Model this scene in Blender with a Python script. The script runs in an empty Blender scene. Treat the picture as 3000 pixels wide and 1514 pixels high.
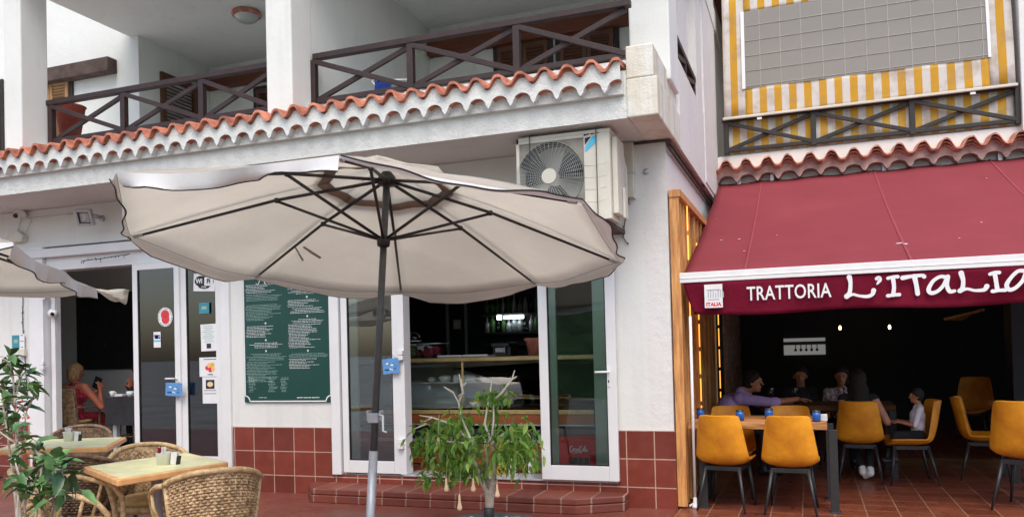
import bpy, bmesh, math, random
from mathutils import Vector as V, Matrix
random.seed(7)
R = math.radians
sc = bpy.context.scene
COL = sc.collection
# ------------------------------------------------------------------ camera frame (metres; X along the facade, Y into it)
H = 1.49
F, PX, PY = 2380.23, 1500.0, 980.09
yaw, pit, rol = R(20.073), R(1.095), R(-1.478)
fw = V((-math.sin(yaw)*math.cos(pit), math.cos(yaw)*math.cos(pit), math.sin(pit)))
rt = V((math.cos(yaw), math.sin(yaw), 0)); up = rt.cross(fw)
rt, up = rt*math.cos(rol)+up*math.sin(rol), up*math.cos(rol)-rt*math.sin(rol)
CAM = V((0, 0, H))
def ray(x, y): return fw + rt*((x-PX)/F) - up*((y-PY)/F)
def oy(x, y, Y): d = ray(x, y); return CAM + d*(Y/d.y)          # a measured point on a wall plane Y
def oz(x, y, Z=0.0): d = ray(x, y); return CAM + d*((Z-H)/d.z)  # on a level plane Z
def ox(x, y, X): d = ray(x, y); return CAM + d*(X/d.x)          # on a side plane X
cam = bpy.data.cameras.new('camera'); camo = bpy.data.objects.new('camera', cam); COL.objects.link(camo)
camo.matrix_world = Matrix((( rt.x, up.x, -fw.x, 0), (rt.y, up.y, -fw.y, 0), (rt.z, up.z, -fw.z, H), (0, 0, 0, 1)))
cam.sensor_width = 36; cam.lens = 36*F/3000; cam.shift_y = (PY-757)/3000; cam.clip_end = 2000
sc.camera = camo
# ------------------------------------------------------------------ materials
def lin(c):
    return tuple(((v/255)/12.92 if v/255 <= .04045 else ((v/255+.055)/1.055)**2.4) for v in c)
def nodes(name):
    m = bpy.data.materials.new(name); m.use_nodes = True
    nt = m.node_tree; b = nt.nodes['Principled BSDF']
    return m, nt, b
def N(nt, t, **k):
    n = nt.nodes.new(t)
    for a, v in k.items():
        if hasattr(n, a): setattr(n, a, v)
        else: n.inputs[a].default_value = v
    return n
def ramp_mix(nt, fac, a, b):
    mx = N(nt, 'ShaderNodeMix', data_type='RGBA')
    nt.links.new(fac, mx.inputs[0])
    for i, c in ((6, a), (7, b)):
        if isinstance(c, tuple): mx.inputs[i].default_value = (*c[:3], 1)
        else: nt.links.new(c, mx.inputs[i])
    return mx.outputs[2]
def noise(nt, co, scale, detail=4, rough=.6, lo=.35, hi=.65, stretch=None):
    if stretch:
        mp = N(nt, 'ShaderNodeMapping'); mp.inputs['Scale'].default_value = stretch
        nt.links.new(co, mp.inputs[0]); co = mp.outputs[0]
    n = N(nt, 'ShaderNodeTexNoise', Scale=scale, Detail=detail, Roughness=rough); nt.links.new(co, n.inputs['Vector'])
    m = N(nt, 'ShaderNodeMapRange'); m.inputs[1].default_value = lo; m.inputs[2].default_value = hi
    nt.links.new(n.outputs[0], m.inputs[0]); return m.outputs[0]
def bump(nt, b, h, strength=.3, dist=.01):
    bp = N(nt, 'ShaderNodeBump', Strength=strength, Distance=dist); nt.links.new(h, bp.inputs['Height'])
    nt.links.new(bp.outputs[0], b.inputs['Normal']); return bp
def pos(nt): return N(nt, 'ShaderNodeNewGeometry').outputs['Position']
def objco(nt): return N(nt, 'ShaderNodeTexCoord').outputs['Object']
def simple(name, c, rough=.5, var=.12, scale=8, metal=0, bmp=0, bscale=60, stretch=None, spec=.5, c2=None, rnd=0):
    m, nt, b = nodes(name); co = objco(nt)
    f = noise(nt, co, scale, stretch=stretch)
    if rnd:
        oi = N(nt, 'ShaderNodeObjectInfo'); hs_ = N(nt, 'ShaderNodeMapRange'); hs_.inputs[3].default_value = 1-rnd; hs_.inputs[4].default_value = 1+rnd*.5
        nt.links.new(oi.outputs['Random'], hs_.inputs[0])
    c2 = c2 or tuple(v*(1-var) for v in c)
    colr = ramp_mix(nt, f, c2, tuple(min(1, v*(1+var*.6)) for v in c))
    if rnd:
        vm = N(nt, 'ShaderNodeVectorMath', operation='SCALE'); nt.links.new(colr, vm.inputs[0]); nt.links.new(hs_.outputs[0], vm.inputs['Scale']); colr = vm.outputs[0]
    nt.links.new(colr, b.inputs['Base Color'])
    b.inputs['Roughness'].default_value = rough; b.inputs['Metallic'].default_value = metal
    b.inputs['Specular IOR Level'].default_value = spec
    if bmp: bump(nt, b, noise(nt, co, bscale, stretch=stretch, lo=0, hi=1), bmp)
    return m
def plaster(name, c=(.74, .73, .715), bmp=.35, streak=.14, stain=None):
    m, nt, b = nodes(name); co = pos(nt)
    a = ramp_mix(nt, noise(nt, co, 1.3, 6), tuple(v*.95 for v in c), c)
    s = noise(nt, co, 3.0, 5, lo=.55 if not stain else .44, hi=.8 if not stain else .72, stretch=(2.2, 2.2, .25))
    mm = N(nt, 'ShaderNodeMath', operation='MULTIPLY'); mm.inputs[1].default_value = streak*6 if not stain else .75
    nt.links.new(s, mm.inputs[0])
    col = ramp_mix(nt, mm.outputs[0], a, stain or tuple(v*.84 for v in c))
    nt.links.new(col, b.inputs['Base Color']); b.inputs['Roughness'].default_value = .9
    b.inputs['Specular IOR Level'].default_value = .2
    h = N(nt, 'ShaderNodeMath', operation='ADD')
    nt.links.new(noise(nt, co, 9, 5, lo=.2, hi=.8), h.inputs[0])
    h2 = N(nt, 'ShaderNodeMath', operation='MULTIPLY'); h2.inputs[1].default_value = .35
    nt.links.new(noise(nt, co, 70, 3, lo=.2, hi=.8), h2.inputs[0]); nt.links.new(h2.outputs[0], h.inputs[1])
    bump(nt, b, h.outputs[0], bmp, .02); return m
def tiles(name, c1, c2, grout, size, axes, mortar=.03, rough=.45, off=(0, 0), gnoise=None, bmp=.5, var=.6):
    m, nt, b = nodes(name); co = pos(nt)
    sp = N(nt, 'ShaderNodeSeparateXYZ'); nt.links.new(co, sp.inputs[0])
    cb = N(nt, 'ShaderNodeCombineXYZ')
    for i, ax in enumerate(axes):
        ad = N(nt, 'ShaderNodeMath', operation='ADD'); ad.inputs[1].default_value = off[i]+50*size
        nt.links.new(sp.outputs['XYZ'.index(ax)], ad.inputs[0]); nt.links.new(ad.outputs[0], cb.inputs[i])
    br = N(nt, 'ShaderNodeTexBrick', offset=0.0, squash=1.0)
    br.inputs['Scale'].default_value = 1/size; br.inputs['Brick Width'].default_value = 1; br.inputs['Row Height'].default_value = 1
    br.inputs['Mortar Size'].default_value = mortar; br.inputs['Mortar Smooth'].default_value = .15; br.inputs['Bias'].default_value = 0
    br.inputs['Color1'].default_value = (*c1, 1); br.inputs['Color2'].default_value = (*c2, 1); br.inputs['Mortar'].default_value = (*grout, 1)
    nt.links.new(cb.outputs[0], br.inputs['Vector'])
    mott = noise(nt, co, 7, 6, .65, .25, .75)
    v = N(nt, 'ShaderNodeMix', data_type='RGBA', blend_type='MULTIPLY'); v.inputs[0].default_value = var
    nt.links.new(br.outputs[0], v.inputs[6])
    nt.links.new(ramp_mix(nt, mott, (.6, .58, .56), (1.12, 1.1, 1.08)), v.inputs[7])
    col = v.outputs[2]
    if gnoise:
        dirt = noise(nt, co, gnoise, 5, .6, .4, .6)
        dm = N(nt, 'ShaderNodeMath', operation='MULTIPLY'); dm.inputs[1].default_value = .8; nt.links.new(dirt, dm.inputs[0])
        gm = N(nt, 'ShaderNodeMath', operation='MULTIPLY'); nt.links.new(dm.outputs[0], gm.inputs[0]); nt.links.new(br.outputs['Fac'], gm.inputs[1])
        col = ramp_mix(nt, gm.outputs[0], col, tuple((x+y)/2 for x, y in zip(c1, c2)))
    nt.links.new(col, b.inputs['Base Color'])
    rr = N(nt, 'ShaderNodeMapRange'); rr.inputs[3].default_value = rough-.12; rr.inputs[4].default_value = rough+.15
    nt.links.new(mott, rr.inputs[0]); nt.links.new(rr.outputs[0], b.inputs['Roughness'])
    inv = N(nt, 'ShaderNodeMath', operation='SUBTRACT'); inv.inputs[0].default_value = 1; nt.links.new(br.outputs['Fac'], inv.inputs[1])
    hh = N(nt, 'ShaderNodeMath', operation='MULTIPLY_ADD'); hh.inputs[1].default_value = .12
    nt.links.new(mott, hh.inputs[0]); nt.links.new(inv.outputs[0], hh.inputs[2])
    bump(nt, b, hh.outputs[0], bmp, .004); return m
def cloth(name, c, trans=.35, wr=.25, c2=None, rough=.9, wscale=3.5, stripes=None):
    m, nt, b = nodes(name); nt.nodes.remove(b); out = nt.nodes['Material Output']; co = objco(nt)
    if stripes:
        sp = N(nt, 'ShaderNodeSeparateXYZ'); nt.links.new(pos(nt), sp.inputs[0])
        ad = N(nt, 'ShaderNodeMath', operation='MULTIPLY_ADD'); ad.inputs[1].default_value = 1/stripes; ad.inputs[2].default_value = 40.3
        nt.links.new(sp.outputs[0], ad.inputs[0])
        fr = N(nt, 'ShaderNodeMath', operation='FRACT'); nt.links.new(ad.outputs[0], fr.inputs[0])
        gt = N(nt, 'ShaderNodeMath', operation='GREATER_THAN'); gt.inputs[1].default_value = .5; nt.links.new(fr.outputs[0], gt.inputs[0])
        base = ramp_mix(nt, gt.outputs[0], c, c2)
        base = ramp_mix(nt, noise(nt, co, 5, 5, lo=.45, hi=.9), base, (.42, .3, .18))
    else:
        base = ramp_mix(nt, noise(nt, co, 1.1, 7, lo=.3, hi=.7), tuple(v*.86 for v in c), c)
    d = N(nt, 'ShaderNodeBsdfDiffuse'); t = N(nt, 'ShaderNodeBsdfTranslucent')
    nt.links.new(base, d.inputs[0]); nt.links.new(base, t.inputs[0])
    mx = N(nt, 'ShaderNodeMixShader'); mx.inputs[0].default_value = trans
    nt.links.new(d.outputs[0], mx.inputs[1]); nt.links.new(t.outputs[0], mx.inputs[2]); nt.links.new(mx.outputs[0], out.inputs[0])
    bp = N(nt, 'ShaderNodeBump', Strength=wr, Distance=.03); nt.links.new(noise(nt, co, wscale, 4, lo=.1, hi=.9), bp.inputs['Height'])
    nt.links.new(bp.outputs[0], d.inputs['Normal']); nt.links.new(bp.outputs[0], t.inputs['Normal'])
    return m
def glass(name, tint=(.82, .88, .86), ior=1.55, dens=1.0):
    m, nt, b = nodes(name); nt.nodes.remove(b); out = nt.nodes['Material Output']
    tr = N(nt, 'ShaderNodeBsdfTransparent'); tr.inputs[0].default_value = (*tint, 1)
    gl = N(nt, 'ShaderNodeBsdfGlossy'); gl.inputs['Roughness'].default_value = .01
    fr = N(nt, 'ShaderNodeFresnel'); fr.inputs[0].default_value = ior
    mu = N(nt, 'ShaderNodeMath', operation='MULTIPLY', use_clamp=True); mu.inputs[1].default_value = dens
    nt.links.new(fr.outputs[0], mu.inputs[0])
    mx = N(nt, 'ShaderNodeMixShader'); nt.links.new(mu.outputs[0], mx.inputs[0])
    nt.links.new(tr.outputs[0], mx.inputs[1]); nt.links.new(gl.outputs[0], mx.inputs[2]); nt.links.new(mx.outputs[0], out.inputs[0])
    return m
def emit(name, c, s):
    m, nt, b = nodes(name); b.inputs['Base Color'].default_value = (*c, 1)
    b.inputs['Emission Color'].default_value = (*c, 1); b.inputs['Emission Strength'].default_value = s; return m
MT = {}
MT['wall'] = plaster('white_plaster', (.755, .768, .742), .16)
MT['slab'] = plaster('rough_white_render', (.73, .745, .72), .7)
MT['stained'] = plaster('rain_stained_render', (.75, .745, .69), .4, stain=(.56, .45, .26))
MT['side'] = plaster('side_wall_render', (.75, .745, .725), .3)
MT['room'] = plaster('interior_plaster', (.86, .85, .82), .1)
MT['dark'] = simple('unlit_interior_dark', (.012, .012, .016), .6, .3)  # near-black colour stands in for the darkness of the unlit interiors
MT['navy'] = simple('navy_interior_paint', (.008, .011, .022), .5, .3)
MT['ground'] = simple('pale_paving', (.30, .30, .30), .9, .2, .6, bmp=.3, bscale=20)
MT['terr'] = tiles('terracotta_terrace_tiles', lin((132, 74, 62)), lin((120, 64, 54)), lin((112, 82, 72)), .33, 'XY', .02, .42, gnoise=1.1, var=.55)
MT['floor'] = tiles('terracotta_dining_tiles', lin((136, 74, 54)), lin((106, 54, 40)), lin((160, 124, 104)), .262, 'XY', .022, .33, (.1, .05), var=.7)
MT['plinth'] = tiles('red_plinth_tiles', lin((136, 62, 48)), lin((114, 52, 42)), lin((190, 160, 144)), .262, 'XZ', .022, .38, (.06, .0715), var=.65)
MT['step'] = tiles('brick_red_step_tiles', lin((132, 70, 56)), lin((112, 58, 48)), lin((158, 130, 116)), .262, 'XZ', .03, .5, (.06, .10), var=.7)
MT['terra'] = simple('terracotta_clay', lin((206, 134, 108)), .85, .3, 5.5, bmp=.3, bscale=50, c2=lin((146, 90, 74)))
MT['terra_old'] = simple('weathered_clay', lin((206, 146, 124)), .85, .35, 9, bmp=.3, bscale=50, c2=lin((150, 100, 84)))
MT['brownwood'] = simple('dark_brown_timber', lin((50, 33, 32)), .55, .3, 5, stretch=(1, 1, 1), bmp=.2, bscale=40)
MT['lintelwood'] = simple('weathered_lintel_timber', lin((82, 66, 60)), .8, .4, 6, bmp=.3, bscale=30)
MT['redwood'] = simple('red_brown_timber', lin((112, 58, 40)), .55, .3, 6, stretch=(.4, 3, 3))
MT['shutter'] = simple('varnished_shutter_timber', lin((168, 128, 86)), .5, .25, 6)
MT['shutter_dark'] = simple('dark_shutter_timber', lin((96, 58, 42)), .5, .25, 6)
MT['blackrail'] = simple('black_brown_timber', lin((40, 36, 33)), .55, .25, 7)
MT['pine'] = simple('golden_pine', lin((214, 158, 98)), .5, .25, 9, stretch=(4, 4, .35), c2=lin((176, 116, 64)), bmp=.15)
MT['pvc'] = simple('white_door_enamel', (.76, .77, .78), .3, .04, 3)
MT['pvcgrey'] = simple('grey_aluminium', (.5, .53, .52), .35, .08, 3, metal=.3)
MT['gasket'] = simple('black_gasket', (.02, .02, .02), .7)
MT['glass'] = glass('clear_glass', dens=2.8)
MT['caseglass'] = glass('display_case_glass', (.9, .93, .92), 1.5, 1.3)
MT['glassdark'] = glass('tinted_door_glass', (.82, .90, .86), 1.6, 1.05)
MT['black'] = simple('black_plastic', (.015, .015, .016), .45)
MT['ironblk'] = simple('charcoal_steel', lin((52, 52, 54)), .4, .15, 20, metal=.2)
MT['steel'] = simple('grey_steel', lin((182, 184, 188)), .38, .1, 20, metal=.35)
MT['white'] = simple('white_enamel', (.8, .8, .8), .35, .05)
MT['paper'] = simple('white_paper', (.78, .79, .8), .8, .04)
MT['ink'] = simple('black_ink', (.02, .02, .025), .7)
MT['canopy'] = cloth('ecru_canopy_cloth', (.92, .89, .815), .68, .25)
MT['canopy_out'] = cloth('white_canopy_face', (.88, .885, .89), .25, .22)
MT['polegrey'] = simple('dark_grey_pole', lin((84, 86, 88)), .4, .1, 20, metal=.2)
MT['windbreak'] = cloth('brightened_windbreak_cloth', (.86, .84, .82), .35, .2, c2=lin((236, 192, 84)), stripes=.186)  # brighter copy of the blind cloth, offsetting the shade the blind casts
MT['oakshaded'] = simple('shaded_oak_plank', lin((96, 68, 46)), .85, .3, 5, stretch=(.6, 6, 6), spec=.1)  # oak with the dimness of the dining room put into its colour
MT['leafd'] = simple('dark_shrub_leaf', lin((62, 94, 54)), .32, .3, 20, c2=lin((36, 66, 42)))
MT['leafm'] = simple('mid_shrub_leaf', lin((96, 132, 76)), .35, .3, 20, c2=lin((62, 98, 54)))
MT['piping'] = simple('black_piping', (.02, .02, .02), .7)
MT['band'] = cloth('taupe_tape_cloth', (.42, .37, .32), .2)
MT['red'] = cloth('maroon_awning_cloth', (.30, .066, .080), .12, .2, wscale=2)
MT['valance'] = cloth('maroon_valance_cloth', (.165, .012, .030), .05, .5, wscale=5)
MT['seam'] = cloth('awning_seam_cloth', (.36, .085, .10), .1)
MT['stripe'] = cloth('yellow_white_striped_cloth', (.78, .75, .72), .3, .25, c2=lin((222, 172, 66)), stripes=.186)
MT['rattan'] = simple('honey_rattan', lin((204, 176, 136)), .55, .4, 24, bmp=.3, bscale=90, c2=lin((146, 118, 86)))
MT['rattan_dark'] = simple('shaded_brown_rattan', lin((128, 104, 82)), .55, .4, 24, bmp=.3, bscale=90, c2=lin((84, 66, 52)))  # brown tone takes in the shade on the far table's chair
MT['rattan_wrap'] = simple('pale_rattan_wrap', lin((206, 178, 134)), .5, .3, 30, bmp=.2, bscale=120, c2=lin((166, 138, 96)))
MT['cushion'] = simple('straw_cushion', lin((206, 176, 118)), .85, .2, 20, bmp=.3, bscale=120)
MT['laminate'] = simple('green_marbled_laminate', lin((250, 236, 186)), .45, .3, 7, c2=lin((226, 228, 184)))
MT['peach'] = simple('peach_table_edge', lin((250, 188, 126)), .4, .15, 12)
MT['yellow'] = simple('mustard_leatherette', lin((222, 150, 28)), .55, .22, 4, bmp=.25, bscale=22, rnd=.14, c2=lin((196, 118, 20)))
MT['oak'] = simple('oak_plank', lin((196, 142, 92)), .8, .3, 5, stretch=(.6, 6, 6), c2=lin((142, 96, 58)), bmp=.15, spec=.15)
MT['acwhite'] = simple('yellowed_casing_enamel', lin((208, 205, 192)), .5, .10, 3)
MT['eyewhite'] = simple('eye_white', (.35, .34, .33), .5)
MT['claygrey'] = simple('mauve_weathered_clay', lin((188, 158, 148)), .9, .3, 8, c2=lin((150, 124, 118)))
MT['acgrey'] = simple('grey_fan_plate', lin((140, 136, 126)), .6, .2)
MT['casewhite'] = simple('grey_case_lining', lin((214, 216, 214)), .5, .1)
MT['bouncefloor'] = simple('pale_bounce_floor', lin((200, 192, 180)), .5, .1, 3)  # pale tone picked to bounce daylight into the left room
MT['bluecup'] = simple('blue_glass_cup', lin((36, 96, 180)), .2, .1)
MT['green_board'] = simple('dark_green_board', lin((12, 66, 58)), .4, .12, 2)
MT['chalk'] = simple('pale_lettering', (.72, .75, .74), .8, .05)
MT['chalkdim'] = simple('pale_small_lettering', lin((150, 180, 172)), .8, .1)
MT['skin'] = simple('skin', lin((214, 150, 120)), .5, .1, 12)
MT['skin_tan'] = simple('sunburnt_skin', lin((208, 124, 98)), .5, .1, 12)
MT['skin_d'] = simple('olive_skin', lin((176, 118, 90)), .5, .1, 12)
MT['blond'] = simple('blond_hair', lin((196, 156, 108)), .5, .5, 30, stretch=(3, 3, .5), c2=lin((118, 86, 56)), bmp=.5, bscale=60)
MT['hairblk'] = simple('dark_hair', lin((30, 23, 20)), .75, .4, 30, stretch=(3, 3, .4), bmp=.4, bscale=60)
MT['dressred'] = simple('red_patterned_cloth', lin((176, 44, 62)), .85, .5, 30, c2=lin((104, 20, 38)))
MT['lilac'] = simple('lilac_shirt_cloth', lin((180, 156, 214)), .85, .12, 8, bmp=.3, bscale=14)
MT['whitecloth'] = simple('white_shirt_cloth', lin((226, 226, 236)), .85, .08, 8, bmp=.3, bscale=14)
MT['darkcloth'] = simple('black_clothes', (.02, .02, .024), .9, .3, bmp=.3, bscale=14)
MT['floral'] = simple('pale_floral_cloth', lin((214, 196, 200)), .85, .5, 26, c2=lin((96, 70, 84)))
MT['leaf'] = simple('glossy_leaf', lin((150, 188, 92)), .4, .3, 20, c2=lin((98, 146, 64)))
MT['leaf2'] = simple('deep_green_leaf', lin((98, 140, 74)), .4, .3, 20, c2=lin((66, 106, 58)))
MT['leaf3'] = simple('young_leaf', lin((168, 194, 104)), .4, .2, 20)
def leafmat(name, c, c2, tr=.35):
    m, nt, b = nodes(name); out = nt.nodes['Material Output']; co = objco(nt)
    col = ramp_mix(nt, noise(nt, co, 22), c2, c); nt.links.new(col, b.inputs['Base Color']); b.inputs['Roughness'].default_value = .42
    t = N(nt, 'ShaderNodeBsdfTranslucent'); mx2 = ramp_mix(nt, noise(nt, co, 3), col, tuple(min(1, v*1.3) for v in c)); nt.links.new(mx2, t.inputs[0])
    mx = N(nt, 'ShaderNodeMixShader'); mx.inputs[0].default_value = tr
    nt.links.new(b.outputs[0], mx.inputs[1]); nt.links.new(t.outputs[0], mx.inputs[2]); nt.links.new(mx.outputs[0], out.inputs[0]); return m
MT['ficusleaf'] = leafmat('weeping_fig_leaf', lin((150, 190, 84)), lin((104, 150, 62)), .42)
MT['ficusdeep'] = leafmat('weeping_fig_leaf_deep', lin((104, 150, 70)), lin((72, 116, 54)), .35)
MT['ficusyoung'] = leafmat('weeping_fig_leaf_young', lin((188, 212, 112)), lin((150, 180, 88)), .45)
MT['bark'] = simple('pale_grey_bark', lin((188, 176, 160)), .85, .3, 16, bmp=.4, bscale=40, c2=lin((140, 128, 114)))
MT['twig'] = simple('bare_pale_twig', lin((238, 228, 210)), .8, .15)
MT['cream'] = simple('cream_ceramic', lin((236, 206, 164)), .5, .15)
MT['pot'] = simple('grey_glazed_pot', lin((110, 108, 106)), .4, .2)
MT['pebble'] = simple('white_pebbles', lin((220, 212, 200)), .7, .2, 30)
MT['soil'] = simple('potting_soil', (.05, .035, .025), .95)
MT['claypot'] = simple('red_clay_pot', lin((140, 58, 44)), .7, .25)
MT['counterwood'] = simple('orange_counter_wood', lin((150, 80, 40)), .45, .25, 5, stretch=(.5, 4, 4))
MT['brass'] = simple('brass_trim', lin((196, 172, 118)), .35, .15, metal=.4)
MT['colared'] = simple('red_crate_plastic', lin((214, 18, 36)), .35, .1)
MT['tubyellow'] = simple('yellow_tub_plastic', lin((234, 178, 40)), .4, .1)
MT['blue'] = simple('blue_card', lin((96, 150, 208)), .6, .15)
MT['bluecloth'] = simple('blue_towel', lin((30, 60, 140)), .9, .2)
MT['pink'] = simple('pink_food', lin((190, 70, 90)), .7, .3)
MT['leek'] = simple('green_food', lin((150, 160, 90)), .7, .3)
MT['clearbox'] = glass('clear_plastic_tub', (.75, .76, .78), 1.45, 1.5)
MT['tealcard'] = simple('teal_card', lin((62, 140, 156)), .5, .1)
MT['poppy'] = simple('poppy_red', lin((214, 60, 66)), .6, .1)
MT['visa'] = simple('navy_print', lin((40, 56, 120)), .6)
MT['brand_blue'] = simple('sky_blue_print', lin((84, 190, 226)), .5, .1)
MT['vinyl'] = None
MT['ledm'] = emit('amber_light_strip', (1, .42, .06), 1.0)
MT['bulbm'] = emit('warm_bulb', (1, .55, .2), 14)
MT['tubem'] = emit('cool_tube_light', (.85, .95, 1), 3.0)
MT['mosaic'] = tiles('pink_mosaic_tiles', lin((236, 196, 176)), lin((170, 124, 112)), lin((120, 100, 92)), .11, 'YZ', .02, .4, var=.5)
MT['stonewall'] = tiles('grey_ledgestone', lin((190, 182, 170)), lin((150, 142, 132)), lin((90, 84, 78)), .09, 'XZ', .05, .8)
MT['hill'] = simple('grassy_bank', (.07, .15, .05), .95, .5, .9, bmp=1, bscale=3, c2=(.02, .055, .02))
MT['hatchlit'] = emit('lit_hatch', (.6, .6, .57), .16)
# ------------------------------------------------------------------ mesh collector
class M:
    def __init__(s): s.v = []; s.f = []; s.m = []; s.s = []
    def add(s, vs, fs, mi=0, sm=False):
        o = len(s.v); s.v += [V(p) for p in vs]
        for f in fs: s.f.append([i+o for i in f]); s.m.append(mi); s.s.append(sm)
        return s
    def box(s, x0, x1, y0, y1, z0, z1, mi=0):
        return s.add([(x, y, z) for z in (z0, z1) for y in (y0, y1) for x in (x0, x1)],
                     [(0, 2, 3, 1), (4, 5, 7, 6), (0, 1, 5, 4), (2, 6, 7, 3), (0, 4, 6, 2), (1, 3, 7, 5)], mi)
    def frame(s, c, a, b, d, mi=0):          # box from centre and three half-axis vectors
        c, a, b, d = V(c), V(a), V(b), V(d)
        return s.add([c+a*i+b*j+d*k for k in (-1, 1) for j in (-1, 1) for i in (-1, 1)],
                     [(0, 2, 3, 1), (4, 5, 7, 6), (0, 1, 5, 4), (2, 6, 7, 3), (0, 4, 6, 2), (1, 3, 7, 5)], mi)
    def bar(s, p, q, w, h, ref=(0, 0, 1), mi=0):
        p, q = V(p), V(q); d = q-p; n = d.normalized(); a = n.cross(V(ref))
        if a.length < 1e-4: a = n.cross(V((0, 1, 0)))
        a.normalize(); b = a.cross(n)
        return s.frame((p+q)/2, d/2, a*(w/2), b*(h/2), mi)
    def tube(s, pts, r, n=8, mi=0, caps=True, sm=True, flat=None):
        pts = [V(p) for p in pts]; rs = r if isinstance(r, (list, tuple)) else [r]*len(pts)
        o = len(s.v); prev = None
        for i, p in enumerate(pts):
            d = (pts[min(i+1, len(pts)-1)]-pts[max(i-1, 0)]).normalized()
            if prev is None:
                a = d.cross(V((0, 0, 1)))
                if a.length < .05: a = d.cross(V((0, 1, 0)))
            else: a = prev - d*prev.dot(d)
            a.normalize(); prev = a; b = d.cross(a)
            for k in range(n):
                t = 2*math.pi*k/n
                s.v.append(p + a*(math.cos(t)*rs[i]) + b*(math.sin(t)*rs[i]*(flat or 1)))
        for i in range(len(pts)-1):
            for k in range(n):
                s.f.append([o+i*n+k, o+i*n+(k+1) % n, o+(i+1)*n+(k+1) % n, o+(i+1)*n+k]); s.m.append(mi); s.s.append(sm)
        if caps:
            s.f.append([o+k for k in reversed(range(n))]); s.m.append(mi); s.s.append(False)
            e = o+(len(pts)-1)*n; s.f.append([e+k for k in range(n)]); s.m.append(mi); s.s.append(False)
        return s
    def lathe(s, prof, c=(0, 0, 0), n=24, mi=0, sm=True, ax=None, cap=True):
        c = V(c); e3 = V(ax).normalized() if ax else V((0, 0, 1))
        e1 = e3.cross(V((0, 1, 0))) if abs(e3.y) < .9 else e3.cross(V((1, 0, 0)))
        e1.normalize(); e2 = e3.cross(e1); o = len(s.v)
        for (r, z) in prof:
            for k in range(n):
                t = 2*math.pi*k/n; s.v.append(c+e1*(r*math.cos(t))+e2*(r*math.sin(t))+e3*z)
        for i in range(len(prof)-1):
            for k in range(n):
                s.f.append([o+i*n+k, o+i*n+(k+1) % n, o+(i+1)*n+(k+1) % n, o+(i+1)*n+k]); s.m.append(mi); s.s.append(sm)
        if cap:
            s.f.append([o+k for k in reversed(range(n))]); s.m.append(mi); s.s.append(False)
            e = o+(len(prof)-1)*n; s.f.append([e+k for k in range(n)]); s.m.append(mi); s.s.append(False)
        return s
    def prism(s, poly, vec, mi=0, side=None):
        poly = [V(p) for p in poly]; vec = V(vec); n = len(poly)
        o = len(s.v); s.v += poly+[p+vec for p in poly]
        s.f += [[o+i for i in range(n)], [o+n+i for i in reversed(range(n))]]; s.m += [mi, mi]; s.s += [False]*2
        for i in range(n):
            s.f.append([o+i, o+n+i, o+n+(i+1) % n, o+(i+1) % n]); s.m.append(mi if side is None else side); s.s.append(False)
        return s
    def grid(s, rows, mi=0, sm=True, thick=None):
        rows = [[V(p) for p in r] for r in rows]; a, b = len(rows), len(rows[0]); o = len(s.v)
        for r in rows: s.v += r
        for i in range(a-1):
            for j in range(b-1):
                s.f.append([o+i*b+j, o+i*b+j+1, o+(i+1)*b+j+1, o+(i+1)*b+j]); s.m.append(mi); s.s.append(sm)
        return s
    def ball(s, c, r, n=12, mi=0, sc=(1, 1, 1)):
        prof = [(max(1e-4, math.sin(math.pi*i/n)), -math.cos(math.pi*i/n)) for i in range(n+1)]
        o = len(s.v); s.lathe(prof, (0, 0, 0), max(8, n), mi)
        for i in range(o, len(s.v)): p = s.v[i]; s.v[i] = V(c)+V((p.x*r*sc[0], p.y*r*sc[1], p.z*r*sc[2]))
        return s
    def xf(s, mat):
        s.v = [mat @ p for p in s.v]; return s
    def build(s, name, mats, parent=None, bevel=0, solid=0, sub=0):
        me = bpy.data.meshes.new(name)
        off = V((0, 0, 0)); q = parent
        while q is not None: off += q.location; q = q.parent
        me.from_pydata([p-off for p in s.v], [], s.f)
        for m in (mats if isinstance(mats, (list, tuple)) else [mats]): me.materials.append(MT[m] if isinstance(m, str) else m)
        me.polygons.foreach_set('material_index', s.m); me.polygons.foreach_set('use_smooth', s.s); me.update()
        bm = bmesh.new(); bm.from_mesh(me); bmesh.ops.recalc_face_normals(bm, faces=bm.faces); bm.to_mesh(me); bm.free()
        o = bpy.data.objects.new(name, me); COL.objects.link(o)
        if parent: o.parent = parent
        if solid: md = o.modifiers.new('t', 'SOLIDIFY'); md.thickness = solid; md.offset = 0
        if sub: md = o.modifiers.new('s', 'SUBSURF'); md.levels = sub; md.render_levels = sub
        if bevel:
            md = o.modifiers.new('b', 'BEVEL'); md.width = bevel; md.segments = 2; md.limit_method = 'ANGLE'; md.angle_limit = R(40)
        return o
def tag(o, label=None, cat=None, group=None, kind=None):
    if label: o['label'] = label
    if cat: o['category'] = cat
    if group: o['group'] = group
    if kind: o['kind'] = kind
    return o
def thing(name, label, cat, loc=(0, 0, 0), group=None):
    o = bpy.data.objects.new(name, None); COL.objects.link(o); o.location = V(loc); o.empty_display_size = .1
    return tag(o, label, cat, group)
def structure(name, m, mats, **k): return tag(m.build(name, mats, **k), kind='structure')
def dup(root, loc, rotz=0, label=None, scale=1.0, group=None):
    r = root.copy(); COL.objects.link(r); r.location = V(loc); r.rotation_euler = (0, 0, rotz); r.scale = (scale,)*3
    if label: r['label'] = label
    if group: r['group'] = group
    for ch in list(root.children):
        c = ch.copy(); COL.objects.link(c); c.parent = r
        for g in list(ch.children):
            d = g.copy(); COL.objects.link(d); d.parent = c
    return r
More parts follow.
